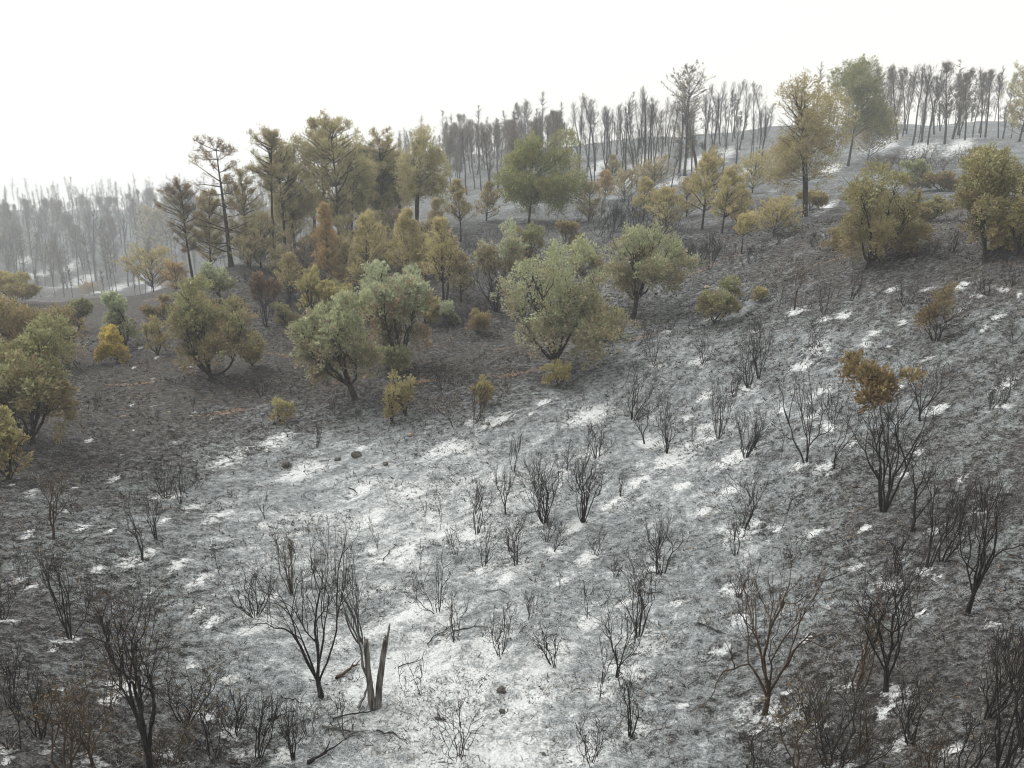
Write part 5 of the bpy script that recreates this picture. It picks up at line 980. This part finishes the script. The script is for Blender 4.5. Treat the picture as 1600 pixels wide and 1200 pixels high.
# ------------------------------------------------------------------ leafy trees and bushes
PAL = {  # upper leaves, scorched leaves, share scorched
    'olive': ((0.21, 0.215, 0.11), (0.205, 0.165, 0.095), 0.48),
    'oliveb': ((0.225, 0.215, 0.105), (0.20, 0.165, 0.085), 0.5),
    'olivelight': ((0.265, 0.285, 0.17), (0.235, 0.20, 0.13), 0.38),
    'silver': ((0.30, 0.335, 0.225), (0.23, 0.22, 0.13), 0.3),
    'silverolive': ((0.29, 0.32, 0.21), (0.24, 0.19, 0.125), 0.5),
    'yellowolive': ((0.28, 0.255, 0.12), (0.24, 0.19, 0.10), 0.4),
    'yellow': ((0.40, 0.32, 0.09), (0.30, 0.23, 0.085), 0.3),
    'brown': ((0.225, 0.19, 0.095), (0.19, 0.145, 0.08), 0.5),
    'deadbrown': ((0.16, 0.115, 0.075), (0.12, 0.075, 0.05), 0.6),
    'rust': ((0.17, 0.135, 0.06), (0.13, 0.09, 0.045), 0.5),
    'gold': ((0.29, 0.25, 0.12), (0.24, 0.19, 0.10), 0.4),
}


def lobed_points(nl, hw, z0, z1, cx, nleaf, g):
    """leaf sites on feathery sprays that stick out of uneven lobes of a crown"""
    cz, hz = (z0 + z1) / 2, (z1 - z0) / 2
    nm = 4 + int(hw > 1.2) + int(hw > 2)
    mo = norm(g.normal(0, 1, (nm, 3))) * g.uniform(0.3, 0.62, (nm, 1))
    mo[:, 0] = np.linspace(-0.55, 0.55, nm)[g.permutation(nm)] + g.normal(0, 0.08, nm)
    ms = g.uniform(0.48, 0.68, nm)
    mo = np.vstack([mo, [[-0.36, g.normal(0, 0.2), -0.5], [0.36, g.normal(0, 0.2), -0.5]]])
    ms = np.r_[ms, 0.5, 0.5]
    nm += 2
    mo = np.clip(mo, -(1.02 - ms)[:, None], (1.02 - ms)[:, None])
    mo[np.argmax(mo[:, 2]), 2] = 1.0 - ms[np.argmax(mo[:, 2])]
    mo[np.argmin(mo[:, 2]), 2] = -(1.0 - ms[np.argmin(mo[:, 2])])
    if hz < 0.55 * hw: mo[:, 2] *= 0.4                  # low flat crowns
    nl = int(nl * 2.5)
    mi = g.integers(0, nm, nl)
    u = norm(g.normal(0, 1, (nl, 3)))
    rad = g.uniform(0.2, 1.0, nl) ** 0.35
    lr = g.uniform(0.12, 0.27, nl)                      # lobe radius, share of half-size
    cen = (mo[mi] + u * ((ms[mi] - lr * 0.75) * rad)[:, None]) * [hw, hw, hz] + [cx, 0, cz]
    nsp = 18
    d = norm(g.normal(0, 1, (nl, nsp, 3)) + [0, 0, 0.5])
    rr = g.uniform(0.5, 0.95, (nl, nsp)) * lr[:, None]
    sp = cen[:, None] + d * rr[..., None] * [hw, hw, hz]
    out = norm(d + 0.5 * norm(sp - [cx, 0, cz - hz]) + [0, 0, 0.25])
    sp, out = sp.reshape(-1, 3), out.reshape(-1, 3)
    m = max(8, nleaf // len(sp))
    ss = np.repeat(np.arange(len(sp)), m)
    plen = (0.13 * hw + 0.09) * g.uniform(0.5, 1.35, len(sp))
    s = g.uniform(0, 1, len(ss))
    wid = (0.05 * hw + 0.03) * (1.15 - 0.85 * s)
    P = sp[ss] + out[ss] * (s * plen[ss])[:, None] + np.clip(g.normal(0, 1, (len(ss), 3)), -2, 2) * wid[:, None]
    return P, out[ss], ss, sp, cen


def tint_for(pal, P, ss, z0, z1, g):
    top, low, share = PAL[pal]
    top, low = np.array(top) * 1.42, np.array(low) * 1.42
    h = np.clip((P[:, 2] - z0) / max(z1 - z0, 0.1), 0, 1)
    per = g.normal(0, 0.3, ss.max() + 1)[ss]
    f = np.clip((h + per - share) * 2.2 + 0.5, 0, 1)[:, None]
    c = np.array(low) * (1 - f) + np.array(top) * f
    c = c * (1 + g.normal(0, 0.13, (len(P), 1))) * (1 + 0.5 * g.normal(0, 0.2, ss.max() + 1)[ss][:, None])
    return np.clip(c, 0.01, 0.8)


for i, (x, y, cx, hw, z0, z1, pal, nl, kind, label) in enumerate(LEAFY):
    g = np.random.default_rng(2000 + i)
    root = empty('leafy_tree' if kind == 'tree' else 'leafy_bush', x, y, gz1(x, y))
    tag(root, label, kind, 'surviving leafy trees and bushes')
    burnt_stems = pal in ('rust', 'deadbrown') or label.startswith('half-burnt')
    low_f = 0.85 if ('open-limbed' in label or 'forked' in label) else 0.45
    area = 4 * math.pi * hw * (hw + (z1 - z0) / 2) / 2
    nleaf = int(min(25000, 430 * area + 1500))
    if burnt_stems: nleaf = int(nleaf * (0.3 if pal == 'rust' else 0.5))
    P, D, ss, sp, cen = lobed_points(nl, hw, (z0 * 0.88 if pal == 'rust' else z0) if burnt_stems else z0 * low_f, z1, cx, nleaf, g)
    P[:, 2] = np.maximum(P[:, 2], 0.03)
    C = tint_for(pal, P, ss, z0, z1, g)
    Dl = norm(D + g.normal(0, 0.55, D.shape) + [0, 0, 0.15])
    a = Acc()
    sc = 0.096 if hw > 0.9 else 0.062
    leaf_blades(a, P, Dl, sc * 1.2, sc * 0.85, C, g)
    crown = a.mesh('crown', LEAF, False)
    link('crown', crown, root)
    if burnt_stems:
        build_shrub(root, z1 * 0.97, hw * 2.0, 'v', 12 if hw > 1 else 8, 'k', 2500 + i, twig=0.8)
        continue
    # trunk and limbs reaching to the lobes
    z0 = z0 * low_f
    th = max(0.1, min(z0 * 0.9, z1 * 0.2))
    rt = 0.022 * z1 + 0.02
    tr = walk(np.array([[0, 0, -0.15]]), np.array([[cx * 0.15, 0, 1.0]]), [th + 0.15], 6, 0.08, 0.04, g)
    a = Acc()
    a.tubes(tr, (rt * np.array([1.6, 1.2, 1.05, 1, 0.95, 0.9]))[None], 9)
    link('trunk', a.mesh('trunk', BARK), root)
    cen = cen[cen[:, 2] > z0 + 0.42 * (z1 - z0)] if (cen[:, 2] > z0 + 0.42 * (z1 - z0)).sum() > 3 else cen
    lim = cen[np.argsort(-np.abs(cen[:, 0] - cx) - g.uniform(0, hw, len(cen)))][:min(len(cen), 7 if kind == 'tree' else 4)]
    tt = np.linspace(0, 1, 9)[None, :, None]
    base = tr[0, -1] - [0, 0, 0.03]
    for k in range(len(lim)):
        e = lim[k:k + 1]
        mid = (base + e) / 2 + np.array([(e[0, 0] - base[0]) * 0.12, (e[0, 1] - base[1]) * 0.12, -0.1 * z1]) + g.normal(0, 0.06 * z1, 3)
        B = (1 - tt) ** 2 * base + 2 * tt * (1 - tt) * mid[:, None] + tt ** 2 * e[:, None]
        B[:, 1:-1] += g.normal(0, 0.03, B[:, 1:-1].shape)
        a = Acc()
        a.tubes(B, (rt * 0.62 * g.uniform(0.7, 1.1) * np.linspace(1, 0.3, 9))[None], 6)
        t = g.uniform(0.35, 1.0, 16)
        P0, T0 = at_t(B, t, np.zeros(16, int))
        b2 = walk(P0, T0 * 0.6 + lateral(T0, g) * 0.8 + [0, 0, 0.45], hw * g.uniform(0.25, 0.6, 16), 6, 0.15, 0.05, g)
        a.tubes(b2, np.repeat((rt * 0.17 * np.linspace(1, 0.25, 6))[None], 16, 0), 4)
        link('limb', a.mesh('limb', BARK), root)

# ------------------------------------------------------------------ pines that kept needles
NEED = {
    'scorch': ((0.33, 0.31, 0.17), (0.27, 0.22, 0.13), 0.8),
    'scorchdark': ((0.24, 0.19, 0.11), (0.15, 0.115, 0.08), 0.75),
    'olivep': ((0.39, 0.37, 0.20), (0.32, 0.27, 0.15), 0.8),
    'greenp': ((0.185, 0.205, 0.09), (0.25, 0.21, 0.105), 1.4),
    'goldhaze': ((0.38, 0.335, 0.19), (0.26, 0.21, 0.12), 0.8),
    'gold': ((0.43, 0.38, 0.19), (0.34, 0.29, 0.15), 1.1),
    'orange': ((0.40, 0.295, 0.14), (0.29, 0.20, 0.11), 0.9),
    'scorchgold': ((0.34, 0.305, 0.16), (0.28, 0.225, 0.12), 1.0),
    'sparse': ((0.20, 0.17, 0.10), (0.13, 0.11, 0.08), 0.22),
    'lush': ((0.205, 0.235, 0.085), (0.25, 0.21, 0.09), 1.5),
}


def needle_tris(acc, P, D, nper, length, width, C, g):
    n = len(P)
    ii = np.repeat(np.arange(n), nper)
    d = norm(D[ii] + g.normal(0, 0.9, (len(ii), 3)))
    s = norm(np.cross(d, g.normal(0, 1, (len(ii), 3))))
    l = length * g.uniform(0.6, 1.2, (len(ii), 1))
    p = P[ii] + g.normal(0, length * 0.42, (len(ii), 3))
    V = np.stack([p - s * width / 2, p + s * width / 2, p + d * l], 1).reshape(-1, 3)
    acc.add(V, np.arange(len(V)).reshape(-1, 3), np.repeat(C[ii] * (1 + g.normal(0, 0.12, (len(ii), 1))), 3, 0))


def pine_parts(H, hw, zc, off, pal, shape, g, dist=60):
    top, low, dens = NEED[pal]
    top, low = np.array(top) * 1.22, np.array(low) * 1.22
    rt = (0.013 * H + 0.03) * (1.5 if shape == 'layer' else 1.0)
    NP = 12
    tr = walk(np.array([[0, 0, -0.2]]), np.array([[off / H * 0.6, 0, 1.0]]), [H + 0.2], NP, 0.02, 0.02, g)
    tr[:, :, 2] *= H / tr[0, -1, 2]
    rtr = rt * (1 - 0.88 * np.linspace(0, 1, NP) ** 0.9)
    rtr[0] *= 1.3
    wood_a, limbs, need = Acc(), [], Acc()
    wood_a.tubes(tr, rtr[None], 8)
    span = H - zc
    if shape in ('cone', 'bush'): nb = int(26 + 12 * min(span, 5))
    elif shape == 'layer': nb = 48
    else: nb = int(40 + 7 * span)
    u = np.sort(g.uniform(0.0, 0.98, nb))
    az = np.arange(nb) * 2.4 + g.normal(0, 0.4, nb)
    if shape == 'cone':
        prof, rise = (1 - u) ** 0.75 * 0.95 + 0.06, 0.55
    elif shape == 'bush':
        prof, rise = np.sqrt(np.clip(1 - (1.25 * u - 0.3) ** 2, 0.05, 1)), 0.6
    elif shape == 'round':
        prof, rise = np.sqrt(np.clip(1 - (1.45 * u - 0.5) ** 2, 0.04, 1)) * g.uniform(0.55, 1.08, nb), 0.4
    elif shape == 'layer':
        u = np.clip(np.round(u * 9) / 9 + g.normal(0, 0.012, nb), 0, 0.98)
        prof, rise = (1.0 - 0.45 * u) * g.uniform(0.6, 1.08, nb), 0.06
    else:
        prof, rise = (np.sin(np.clip(u * 2.6 + 0.3, 0, 3.1)) * 0.8 + 0.22) * g.uniform(0.55, 1.12, nb), 0.35
    P0, _ = at_t(tr, (zc + u * span) / H, np.zeros(nb, int))
    D0 = np.c_[np.cos(az), np.sin(az), rise + g.normal(0, 0.15, nb) + 0.3 * u]
    D0[:, 0] += 0.0
    L = 1.15 * hw * prof / np.linalg.norm(norm(D0)[:, :2], axis=1)
    # crowns that lean to one side
    L = L * (1 + np.clip(off / max(hw, 0.1), -0.7, 0.7) * np.cos(az))
    br = walk(P0, D0, np.maximum(L, 0.12), 7, 0.10, 0.035 if shape != 'layer' else 0.02, g)
    rb = np.maximum(0.010, rt * (0.2 if pal == 'sparse' else 0.27) * (L / max(hw, 0.1)))[:, None] * np.linspace(1, 0.25, 7)[None]
    ns = 8 if shape not in ('cone', 'bush') else 7
    bi = np.repeat(np.arange(nb), ns)
    t = g.uniform(0.18, 1.0, nb * ns)
    P1, T1 = at_t(br, t, bi)
    lt = lateral(T1, g) * [1, 1, 0.5]
    sb = walk(P1, T1 * 0.8 + lt * 0.8 + [0, 0, 0.25], np.maximum(L[bi] * 0.36 * g.uniform(0.5, 1.1, nb * ns) * (1.2 - 0.5 * t), 0.1), 3, 0.2, 0.08, g)
    a = Acc()
    a.tubes(br, rb, 3)
    a.tubes(sb, np.repeat(np.array([[0.010, 0.008, 0.005]]), len(sb), 0), 3)
    # needle tufts
    nt = 6
    si = np.repeat(np.arange(len(sb)), nt)
    t2 = g.uniform(0.1, 1.0, len(si))
    keep_p = dens if shape != 'layer' else dens * 0.9
    outer = t[si]
    keep = g.uniform(0, 1, len(si)) < np.clip(keep_p * (0.3 + 0.5 * outer), 0, 1)
    # whole branches scorched bare
    bare = g.uniform(0, 1, nb) < {'layer': 0.32, 'open': 0.3, 'round': 0.16}.get(shape, 0.05)
    if shape == 'layer': bare &= u < 0.62
    keep &= ~bare[bi[si]]
    si, t2 = si[keep], t2[keep]
    P2, T2 = at_t(sb, t2, si)
    D2 = norm(T2 + [0, 0, 0.55])
    mixf = np.clip(g.normal(0.55, 0.3, nb)[bi[si]] + g.normal(0, 0.15, len(si)), 0, 1)[:, None]
    C = np.array(low) * (1 - mixf) + np.array(top) * mixf
    ln = 0.15 + 0.009 * H
    needle_tris(need, P2, D2, 6 if H > 6 else 4, ln, ln * 0.2 * max(1.0, dist / 60) * (1.2 if H <= 6 else 1), C, g)
    return wood_a, a, need, tr, rtr


for i, (x, y, H, hw, zc, off, pal, shape, label) in enumerate(PINES):
    g = np.random.default_rng(4000 + i)
    root = empty('pine_tree' if H > 2.6 else 'young_pine', x, y, gz1(x, y))
    tag(root, label, 'pine', 'young pines under the grove' if 'understorey' in label else 'pines that kept their needles')
    if shape == 'lobed':
        P, D, ss, sp, cen = lobed_points(22, hw * (0.95 if pal == 'lush' else 1.08), zc * (0.85 if pal == 'lush' else 0.7), H, off, 9000, g)
        top, low = (np.array(c) * 1.22 for c in NEED[pal][:2])
        f = np.clip(0.55 + 0.25 * (P[:, 2] - zc) / (H - zc) + g.normal(0, 0.35, ss.max() + 1)[ss], 0, 1)[:, None]
        C = np.array(low) * (1 - f) + np.array(top) * f
        nn = Acc()
        sel = g.uniform(0, 1, len(P)) < (0.85 if pal in ('lush', 'greenp') else 0.5)
        needle_tris(nn, P[sel], norm(D[sel] + g.normal(0, 0.5, D[sel].shape) + [0, 0, 0.4]), 4, 0.26, 0.085 if pal == 'lush' else 0.06 * max(1, math.hypot(x, y) / 70), C[sel], g)
        wa, a, _, tr, rtr = pine_parts(H * 0.86, hw * 0.62, zc, off, 'sparse', 'round', g, 60)
        need = nn
    else:
        wa, a, need, tr, rtr = pine_parts(H, hw, zc, off, pal, shape, g, math.hypot(x, y))
    link('trunk', wa.mesh('trunk', BARK), root)
    extra = 2 if 'three-stemmed' in label else (1 if 'two trunks' in label or 'two thin trunks' in label else 0)
    for e in range(extra):
        t2 = tr.copy()
        sx = (-1) ** e * (0.09 if 'thin' not in label else 0.5) * H / 3
        t2[0, :, 0] += sx * np.linspace(0.25, 1, t2.shape[1])
        t2[0, :, 1] += (e - 0.5) * 0.25
        b2 = Acc()
        b2.tubes(t2[:, :10], rtr[None, :10] * 0.85, 8)
        link('trunk', b2.mesh('trunk', BARK), root)
    link('branches', a.mesh('branches', BARK), root)
    link('crown', need.mesh('crown', LEAF, False), root)


# ------------------------------------------------------------------ bare burnt pines
def bare_pine(seed, H=9.0, needles=0.0):
    g = np.random.default_rng(seed)
    NP = 12
    tr = walk(np.array([[0, 0, -0.3]]), np.array([[g.normal(0, 0.05), g.normal(0, 0.05), 1.0]]), [H + 0.3], NP, 0.05, 0.02, g)
    tr[:, :, 2] *= H / tr[0, -1, 2]
    t1 = Acc()
    t1.tubes(tr, (0.15 * (1 - 0.9 * np.linspace(0, 1, NP)))[None], 7)
    nb = 60
    u = np.sort(g.uniform(0.0, 0.99, nb) ** 0.8)
    z = H * (0.32 + 0.66 * u)
    az = np.arange(nb) * 2.4 + g.normal(0, 0.5, nb)
    L = H * (0.17 * np.sin(np.clip(u * 2.7 + 0.35, 0, 3.1)) + 0.03) * g.uniform(0.4, 1.15, nb)
    P0, _ = at_t(tr, z / H, np.zeros(nb, int))
    br = walk(P0, np.c_[np.cos(az), np.sin(az), 0.45 + 0.8 * u], L * 1.15, 6, 0.12, 0.1, g)
    ns = 6
    bi = np.repeat(np.arange(nb), ns)
    t = g.uniform(0.25, 1, nb * ns)
    P1, T1 = at_t(br, t, bi)
    sb = walk(P1, T1 + lateral(T1, g) * 0.7 + [0, 0, 0.35], L[bi] * 0.42 * g.uniform(0.5, 1.1, nb * ns), 4, 0.15, 0.06, g)
    b = Acc()
    b.tubes(br, np.repeat(np.array([[0.022, 0.019, 0.016, 0.013, 0.010, 0.007]]), nb, 0), 3)
    b.tubes(sb, np.repeat(np.array([[0.010, 0.009, 0.008, 0.005]]), len(sb), 0), 3)
    cr = None
    if needles > 0:
        cr = Acc()
        si = np.repeat(np.arange(len(sb)), 4)
        si = si[g.uniform(0, 1, len(si)) < needles * 0.6]
        P2, T2 = at_t(sb, g.uniform(0.3, 1, len(si)), si)
        C = np.array([0.15, 0.125, 0.09]) * g.uniform(0.6, 1.3, (len(si), 1))
        needle_tris(cr, P2, norm(T2 + [0, 0, 0.4]), 4, 0.34, 0.05, C, g)
    return t1.mesh('trunk', BARK), b.mesh('branches', CHAR['k']), (cr.mesh('crown', LEAF, False) if cr else None)


KITS = [bare_pine(6000 + k, needles=(0, 0.35, 0, 1.2, 0.15, 0.8, 0, 1.6)[k]) for k in range(8)]
for pts, label, group, ks in (
        (BARE_RIDGE, 'bare burnt pine in the open stand along the middle ridge', 'bare burnt pines on the middle ridge', (0, 2, 4, 6, 0)),
        (BARE_RIGHT, 'burnt grey pine in the stand at the right end of the ridge', 'burnt pines at the right end of the ridge', (1, 5, 4, 1, 0)),
        (BARE_LEFT, 'hazy burnt pine on the far slope across the valley at left', 'hazy burnt pines on the far left slope', (3, 1, 5, 7, 0)),
        (BARE_CENTRE, 'burnt pine in the dense dark stand behind the bright green pine', 'burnt pines in the dense stand behind the green pine', (3, 1, 5, 1, 4))):
    for j, (x, y, H, *own_label) in enumerate(pts):
        k = KITS[ks[(j * 7 + j // 5) % len(ks)]]
        root = empty('burnt_pine', x, y, gz1(x, y))
        root.scale = (H / 9 * rng.uniform(0.65, 1.1),) * 2 + (H / 9,)
        root.rotation_euler = (rng.normal(0, 0.03), rng.normal(0, 0.03), rng.uniform(0, 6.28))
        tag(root, own_label[0] if own_label else label, 'pine', group)
        for nm, me in zip(('trunk', 'branches', 'crown'), k):
            if me: link(nm, me, root)


# far woods that read as one mass
def far_wood(name, label, n, az0, az1, r0, r1, h0, h1, seed, tint):
    g = np.random.default_rng(seed)
    a = Acc()
    for j in range(n):
        az, r = math.radians(g.uniform(az0, az1)), math.sqrt(g.uniform(r0 ** 2, r1 ** 2))
        x, y = r * math.sin(az), r * math.cos(az)
        z = gz1(x, y)
        H = g.uniform(h0, h1) * g.choice([0.55, 0.8, 1.0, 1.0, 1.15])
        tr = walk(np.array([[x, y, z - 0.3]]), np.array([[g.normal(0, 0.04), 0, 1.0]]), [H], 5, 0.03, 0, g)
        a.tubes(tr, (0.11 * np.linspace(1, 0.2, 5))[None], 3, np.array([[0.03, 0.028, 0.026]]))
        m = 90
        t = g.uniform(0.35, 1, m)
        P, _ = at_t(tr, t, np.zeros(m, int))
        ang = g.uniform(0, 6.28, m)
        w = H * 0.17 * np.sin(np.clip((t - 0.3) * 4, 0.2, 2.9)) * g.uniform(0.3, 1, m)
        D = norm(np.c_[np.cos(ang), np.sin(ang), g.uniform(0.3, 1.2, m)])
        s = norm(np.cross(D, g.normal(0, 1, (m, 3)))) * 0.09
        V = np.stack([P - s, P + s, P + D * (w[:, None] + 0.25)], 1).reshape(-1, 3)
        C = np.array(tint) * g.uniform(0.5, 1.3)
        a.add(V, np.arange(3 * m).reshape(-1, 3), np.repeat(C[None], 3 * m, 0))
    o = link(name, a.mesh(name, LEAF, False))
    tag(o, label, 'forest', kind='stuff')


far_wood('far_wood', 'far-off burnt wood fading into smoke along the left horizon', 760, -42, -15, 185, 500, 6, 18, 71, (0.10, 0.085, 0.06))
far_wood('ridge_wood', 'burnt wood receding behind the ridge pines', 80, -2, 42, 180, 240, 6, 13, 72, (0.085, 0.075, 0.06))
far_wood('middle_wood', 'dark burnt wood on the slope behind the pine grove', 150, -12, 4, 180, 310, 7, 14, 73, (0.085, 0.075, 0.06))


# ------------------------------------------------------------------ broken snag
def snag():
    x, y, H = SNAG
    root = empty('broken_snag', x, y, gz1(x, y))
    tag(root, 'broken two-pronged grey snag standing on bright ash', 'dead tree')
    g = np.random.default_rng(77)

    def prong(path, r0, r1, jag):
        P = np.array(path, float)
        n = 22
        t = np.linspace(0, len(P) - 1, n)
        i = np.minimum(t.astype(int), len(P) - 2)
        u = (t - i)[:, None]
        pts = P[i] * (1 - u) + P[i + 1] * u
        K = 14
        a = np.arange(K) * 2 * math.pi / K
        V = []
        ridge = 1 + 0.16 * g.normal(0, 1, K)
        for k in range(n):
            r = r0 + (r1 - r0) * k / (n - 1)
            ridge = ridge * 0.8 + 0.2 * (1 + 0.25 * g.normal(0, 1, K))
            V.append(np.c_[pts[k, 0] + np.cos(a) * r * ridge, pts[k, 1] + np.sin(a) * r * ridge, np.full(K, pts[k, 2])])
        V[-1][:, 2] += jag * np.abs(g.normal(0, 1, K)) * (np.cos(a - 1.0) > -0.2)
        V = np.vstack(V)
        i, k = np.meshgrid(np.arange(n - 1), np.arange(K), indexing='ij')
        F = np.stack([i * K + k, i * K + (k + 1) % K, (i + 1) * K + (k + 1) % K, (i + 1) * K + k], -1).reshape(-1, 4)
        V = np.vstack([V, [pts[-1] - [0, 0, r1 * 1.2]]])
        kk = np.arange(K) + (n - 1) * K
        T = np.c_[kk, np.roll(kk, -1), np.full(K, len(V) - 1)]
        return make_mesh('trunk', V, [F, T], SNAGWOOD)
    link('trunk', prong([(-0.02, 0, -0.12), (-0.05, 0, 0.4), (-0.09, 0.02, 0.9), (-0.1, 0.02, H * 0.82)], 0.072, 0.05, 0.06), root)
    link('trunk', prong([(0.06, 0.03, -0.12), (0.12, 0.04, 0.5), (0.21, 0.05, 1.1), (0.29, 0.06, H * 0.84)], 0.07, 0.052, 0.03), root)
    link('splinter', prong([(0.30, 0.05, H * 0.8), (0.34, 0.06, H * 0.9), (0.37, 0.07, H * 0.99)], 0.024, 0.018, 0.03), root)
    link('limb', prong([(-0.1, 0.0, 0.72), (-0.19, 0.0, 0.95), (-0.2, 0.0, 1.3), (-0.26, 0.0, 1.62)], 0.032, 0.012, 0.02), root)


snag()

# ------------------------------------------------------------------ rocks and fallen wood
for i, (x, y, s, label) in enumerate(ROCKS):
    g = np.random.default_rng(300 + i)
    import bmesh
    bm = bmesh.new()
    bmesh.ops.create_icosphere(bm, subdivisions=3, radius=0.5)
    ax = g.uniform(0.7, 1.1, 3) * [1, 0.8, 0.62]
    pl = norm(g.normal(0, 1, (9, 3)))
    dd = g.uniform(0.28, 0.46, 9)
    for v in bm.verts:
        p = np.array(v.co)
        for nrm, d in zip(pl, dd):
            e = p @ nrm - d
            if e > 0: p = p - nrm * e * 0.9
        v.co = p * ax * s * 1.15 + g.normal(0, 0.012, 3) * s
    me = bpy.data.meshes.new('rock')
    bm.to_mesh(me)
    bm.free()
    me.materials.append(TANSTONE if label.split(' stone')[0].split()[-1] in ('pale', 'tan', 'orange-brown') else STONE)
    o = link('rock', me, None, (x, y, gz1(x, y) + s * 0.12))
    o.rotation_euler = (0, 0, g.uniform(0, 6))
    tag(o, label, 'rock', 'stones and charred lumps on the slope')

for i, (x0, y0, x1, y1, r, label) in enumerate(LOGS):
    g = np.random.default_rng(400 + i)
    n = 12
    t = np.linspace(0, 1, n)
    xs = x0 + (x1 - x0) * t + np.cumsum(g.normal(0, 0.02, n))
    ys = y0 + (y1 - y0) * t + np.cumsum(g.normal(0, 0.02, n))
    zs = gz(xs, ys) + r * 0.6
    zs = np.convolve(np.r_[zs[0], zs, zs[-1]], np.ones(3) / 3, 'valid') + 0.02
    c = np.array([x0, y0, gz1(x0, y0)])
    P = np.c_[xs, ys, zs][None] - c
    if 'leaning' in label: P[0, :, 2] += np.linspace(0, 0.25, n)
    a = Acc()
    rad = 0.75 * r * np.linspace(1, 0.4, n) * g.uniform(0.75, 1.2, n)
    rad[-1] *= 0.3
    a.tubes(P, rad[None], 7)
    P0, T0 = at_t(P, g.uniform(0.3, 1, 3), np.zeros(3, int))
    w = walk(P0, T0 + lateral(T0, g) * 0.6 + [0, 0, 0.25], g.uniform(0.1, 0.3, 3), 5, 0.15, 0, g)
    a.tubes(w, np.repeat((r * 0.4 * np.linspace(1, 0.3, 5))[None], 3, 0), 4)
    o = link('fallen_branch' if r < 0.04 else 'fallen_log', a.mesh('fallen_log', GREYWOOD if 'grey' in label else CHAR['b' if 'burnt-through' in label else 'k']), None, c)
    tag(o, label, 'log' if r >= 0.04 else 'branch', 'fallen burnt wood')


# ------------------------------------------------------------------ burnt stubble and litter
def litter():
    g = np.random.default_rng(55)
    n = 85000
    r = np.exp(g.uniform(math.log(10.5), math.log(58), n))
    az = g.uniform(-0.68, 0.68, n)
    x, y = r * np.sin(az), r * np.cos(az)
    cl = vnoise(x / 0.9, y / 0.7, 61) + 0.5 * vnoise(x / 3, y / 3, 62)
    keep = g.uniform(0, 1, n) < np.clip(0.45 + 1.6 * cl, 0.08, 1)
    x, y, r = x[keep], y[keep], r[keep]
    z = gz(x, y)
    m = len(x)
    a = Acc()
    ii = np.repeat(np.arange(m), 3)
    P = np.c_[x, y, z][ii] + g.normal(0, 0.035, (len(ii), 3)) * [1, 1, 0] - [0, 0, 0.01]
    D = norm(g.normal(0, 1, (len(ii), 3)) * [1, 1, 0.5] + [0, 0, 0.55])
    S = norm(np.cross(D, g.normal(0, 1, (len(ii), 3))))
    L = g.uniform(0.04, 0.17, (len(ii), 1)) * (0.7 + r[ii] / 50)[:, None]
    w = g.uniform(0.004, 0.016, (len(ii), 1)) * (r[ii] / 20)[:, None]
    V = np.stack([P - S * w, P + S * w, P + D * L], 1).reshape(-1, 3)
    base = np.array([[0.018, 0.017, 0.016], [0.05, 0.036, 0.026], [0.09, 0.088, 0.085], [0.26, 0.25, 0.235], [0.22, 0.16, 0.10]])
    C = base[g.choice(5, m, p=[0.34, 0.22, 0.22, 0.14, 0.08])][ii]
    a.add(V, np.arange(len(V)).reshape(-1, 3), np.repeat(C, 3, 0))
    o = link('burnt_litter', a.mesh('burnt_litter', LITTER, False))
    tag(o, 'burnt stubble and twig litter strewn over the ash', 'litter', kind='stuff')


litter()


# ------------------------------------------------------------------ smoke haze
def haze():
    zlo = float(GV[:, 2].min()) - 1.5
    zhi = 12.0
    bpy.context.view_layer.update()
    for o in bpy.data.objects:
        if o.type == 'MESH':
            for c in o.bound_box:
                zhi = max(zhi, (o.matrix_world @ Vector(c)).z)
    zhi += 1.0
    s = 640
    V = np.array([[a, b, c] for a in (-s, s) for b in (-s, s) for c in (zlo, zhi)], float)
    F = np.array([[0, 1, 3, 2], [4, 6, 7, 5], [0, 4, 5, 1], [2, 3, 7, 6], [0, 2, 6, 4], [1, 5, 7, 3]])
    m, nt, out = new_mat('smoke_haze')
    v = nt.nodes.new('ShaderNodeVolumePrincipled')
    v.inputs['Color'].default_value = (0.88, 0.94, 1.0, 1)
    v.inputs['Density'].default_value = 0.0012
    v.inputs['Anisotropy'].default_value = 0.2
    nt.links.new(v.outputs[0], out.inputs['Volume'])
    o = link('haze', make_mesh('haze', V, [F], m, smooth=False))
    tag(o, 'pale smoke haze hanging over the whole hillside', 'haze', kind='stuff')


haze()
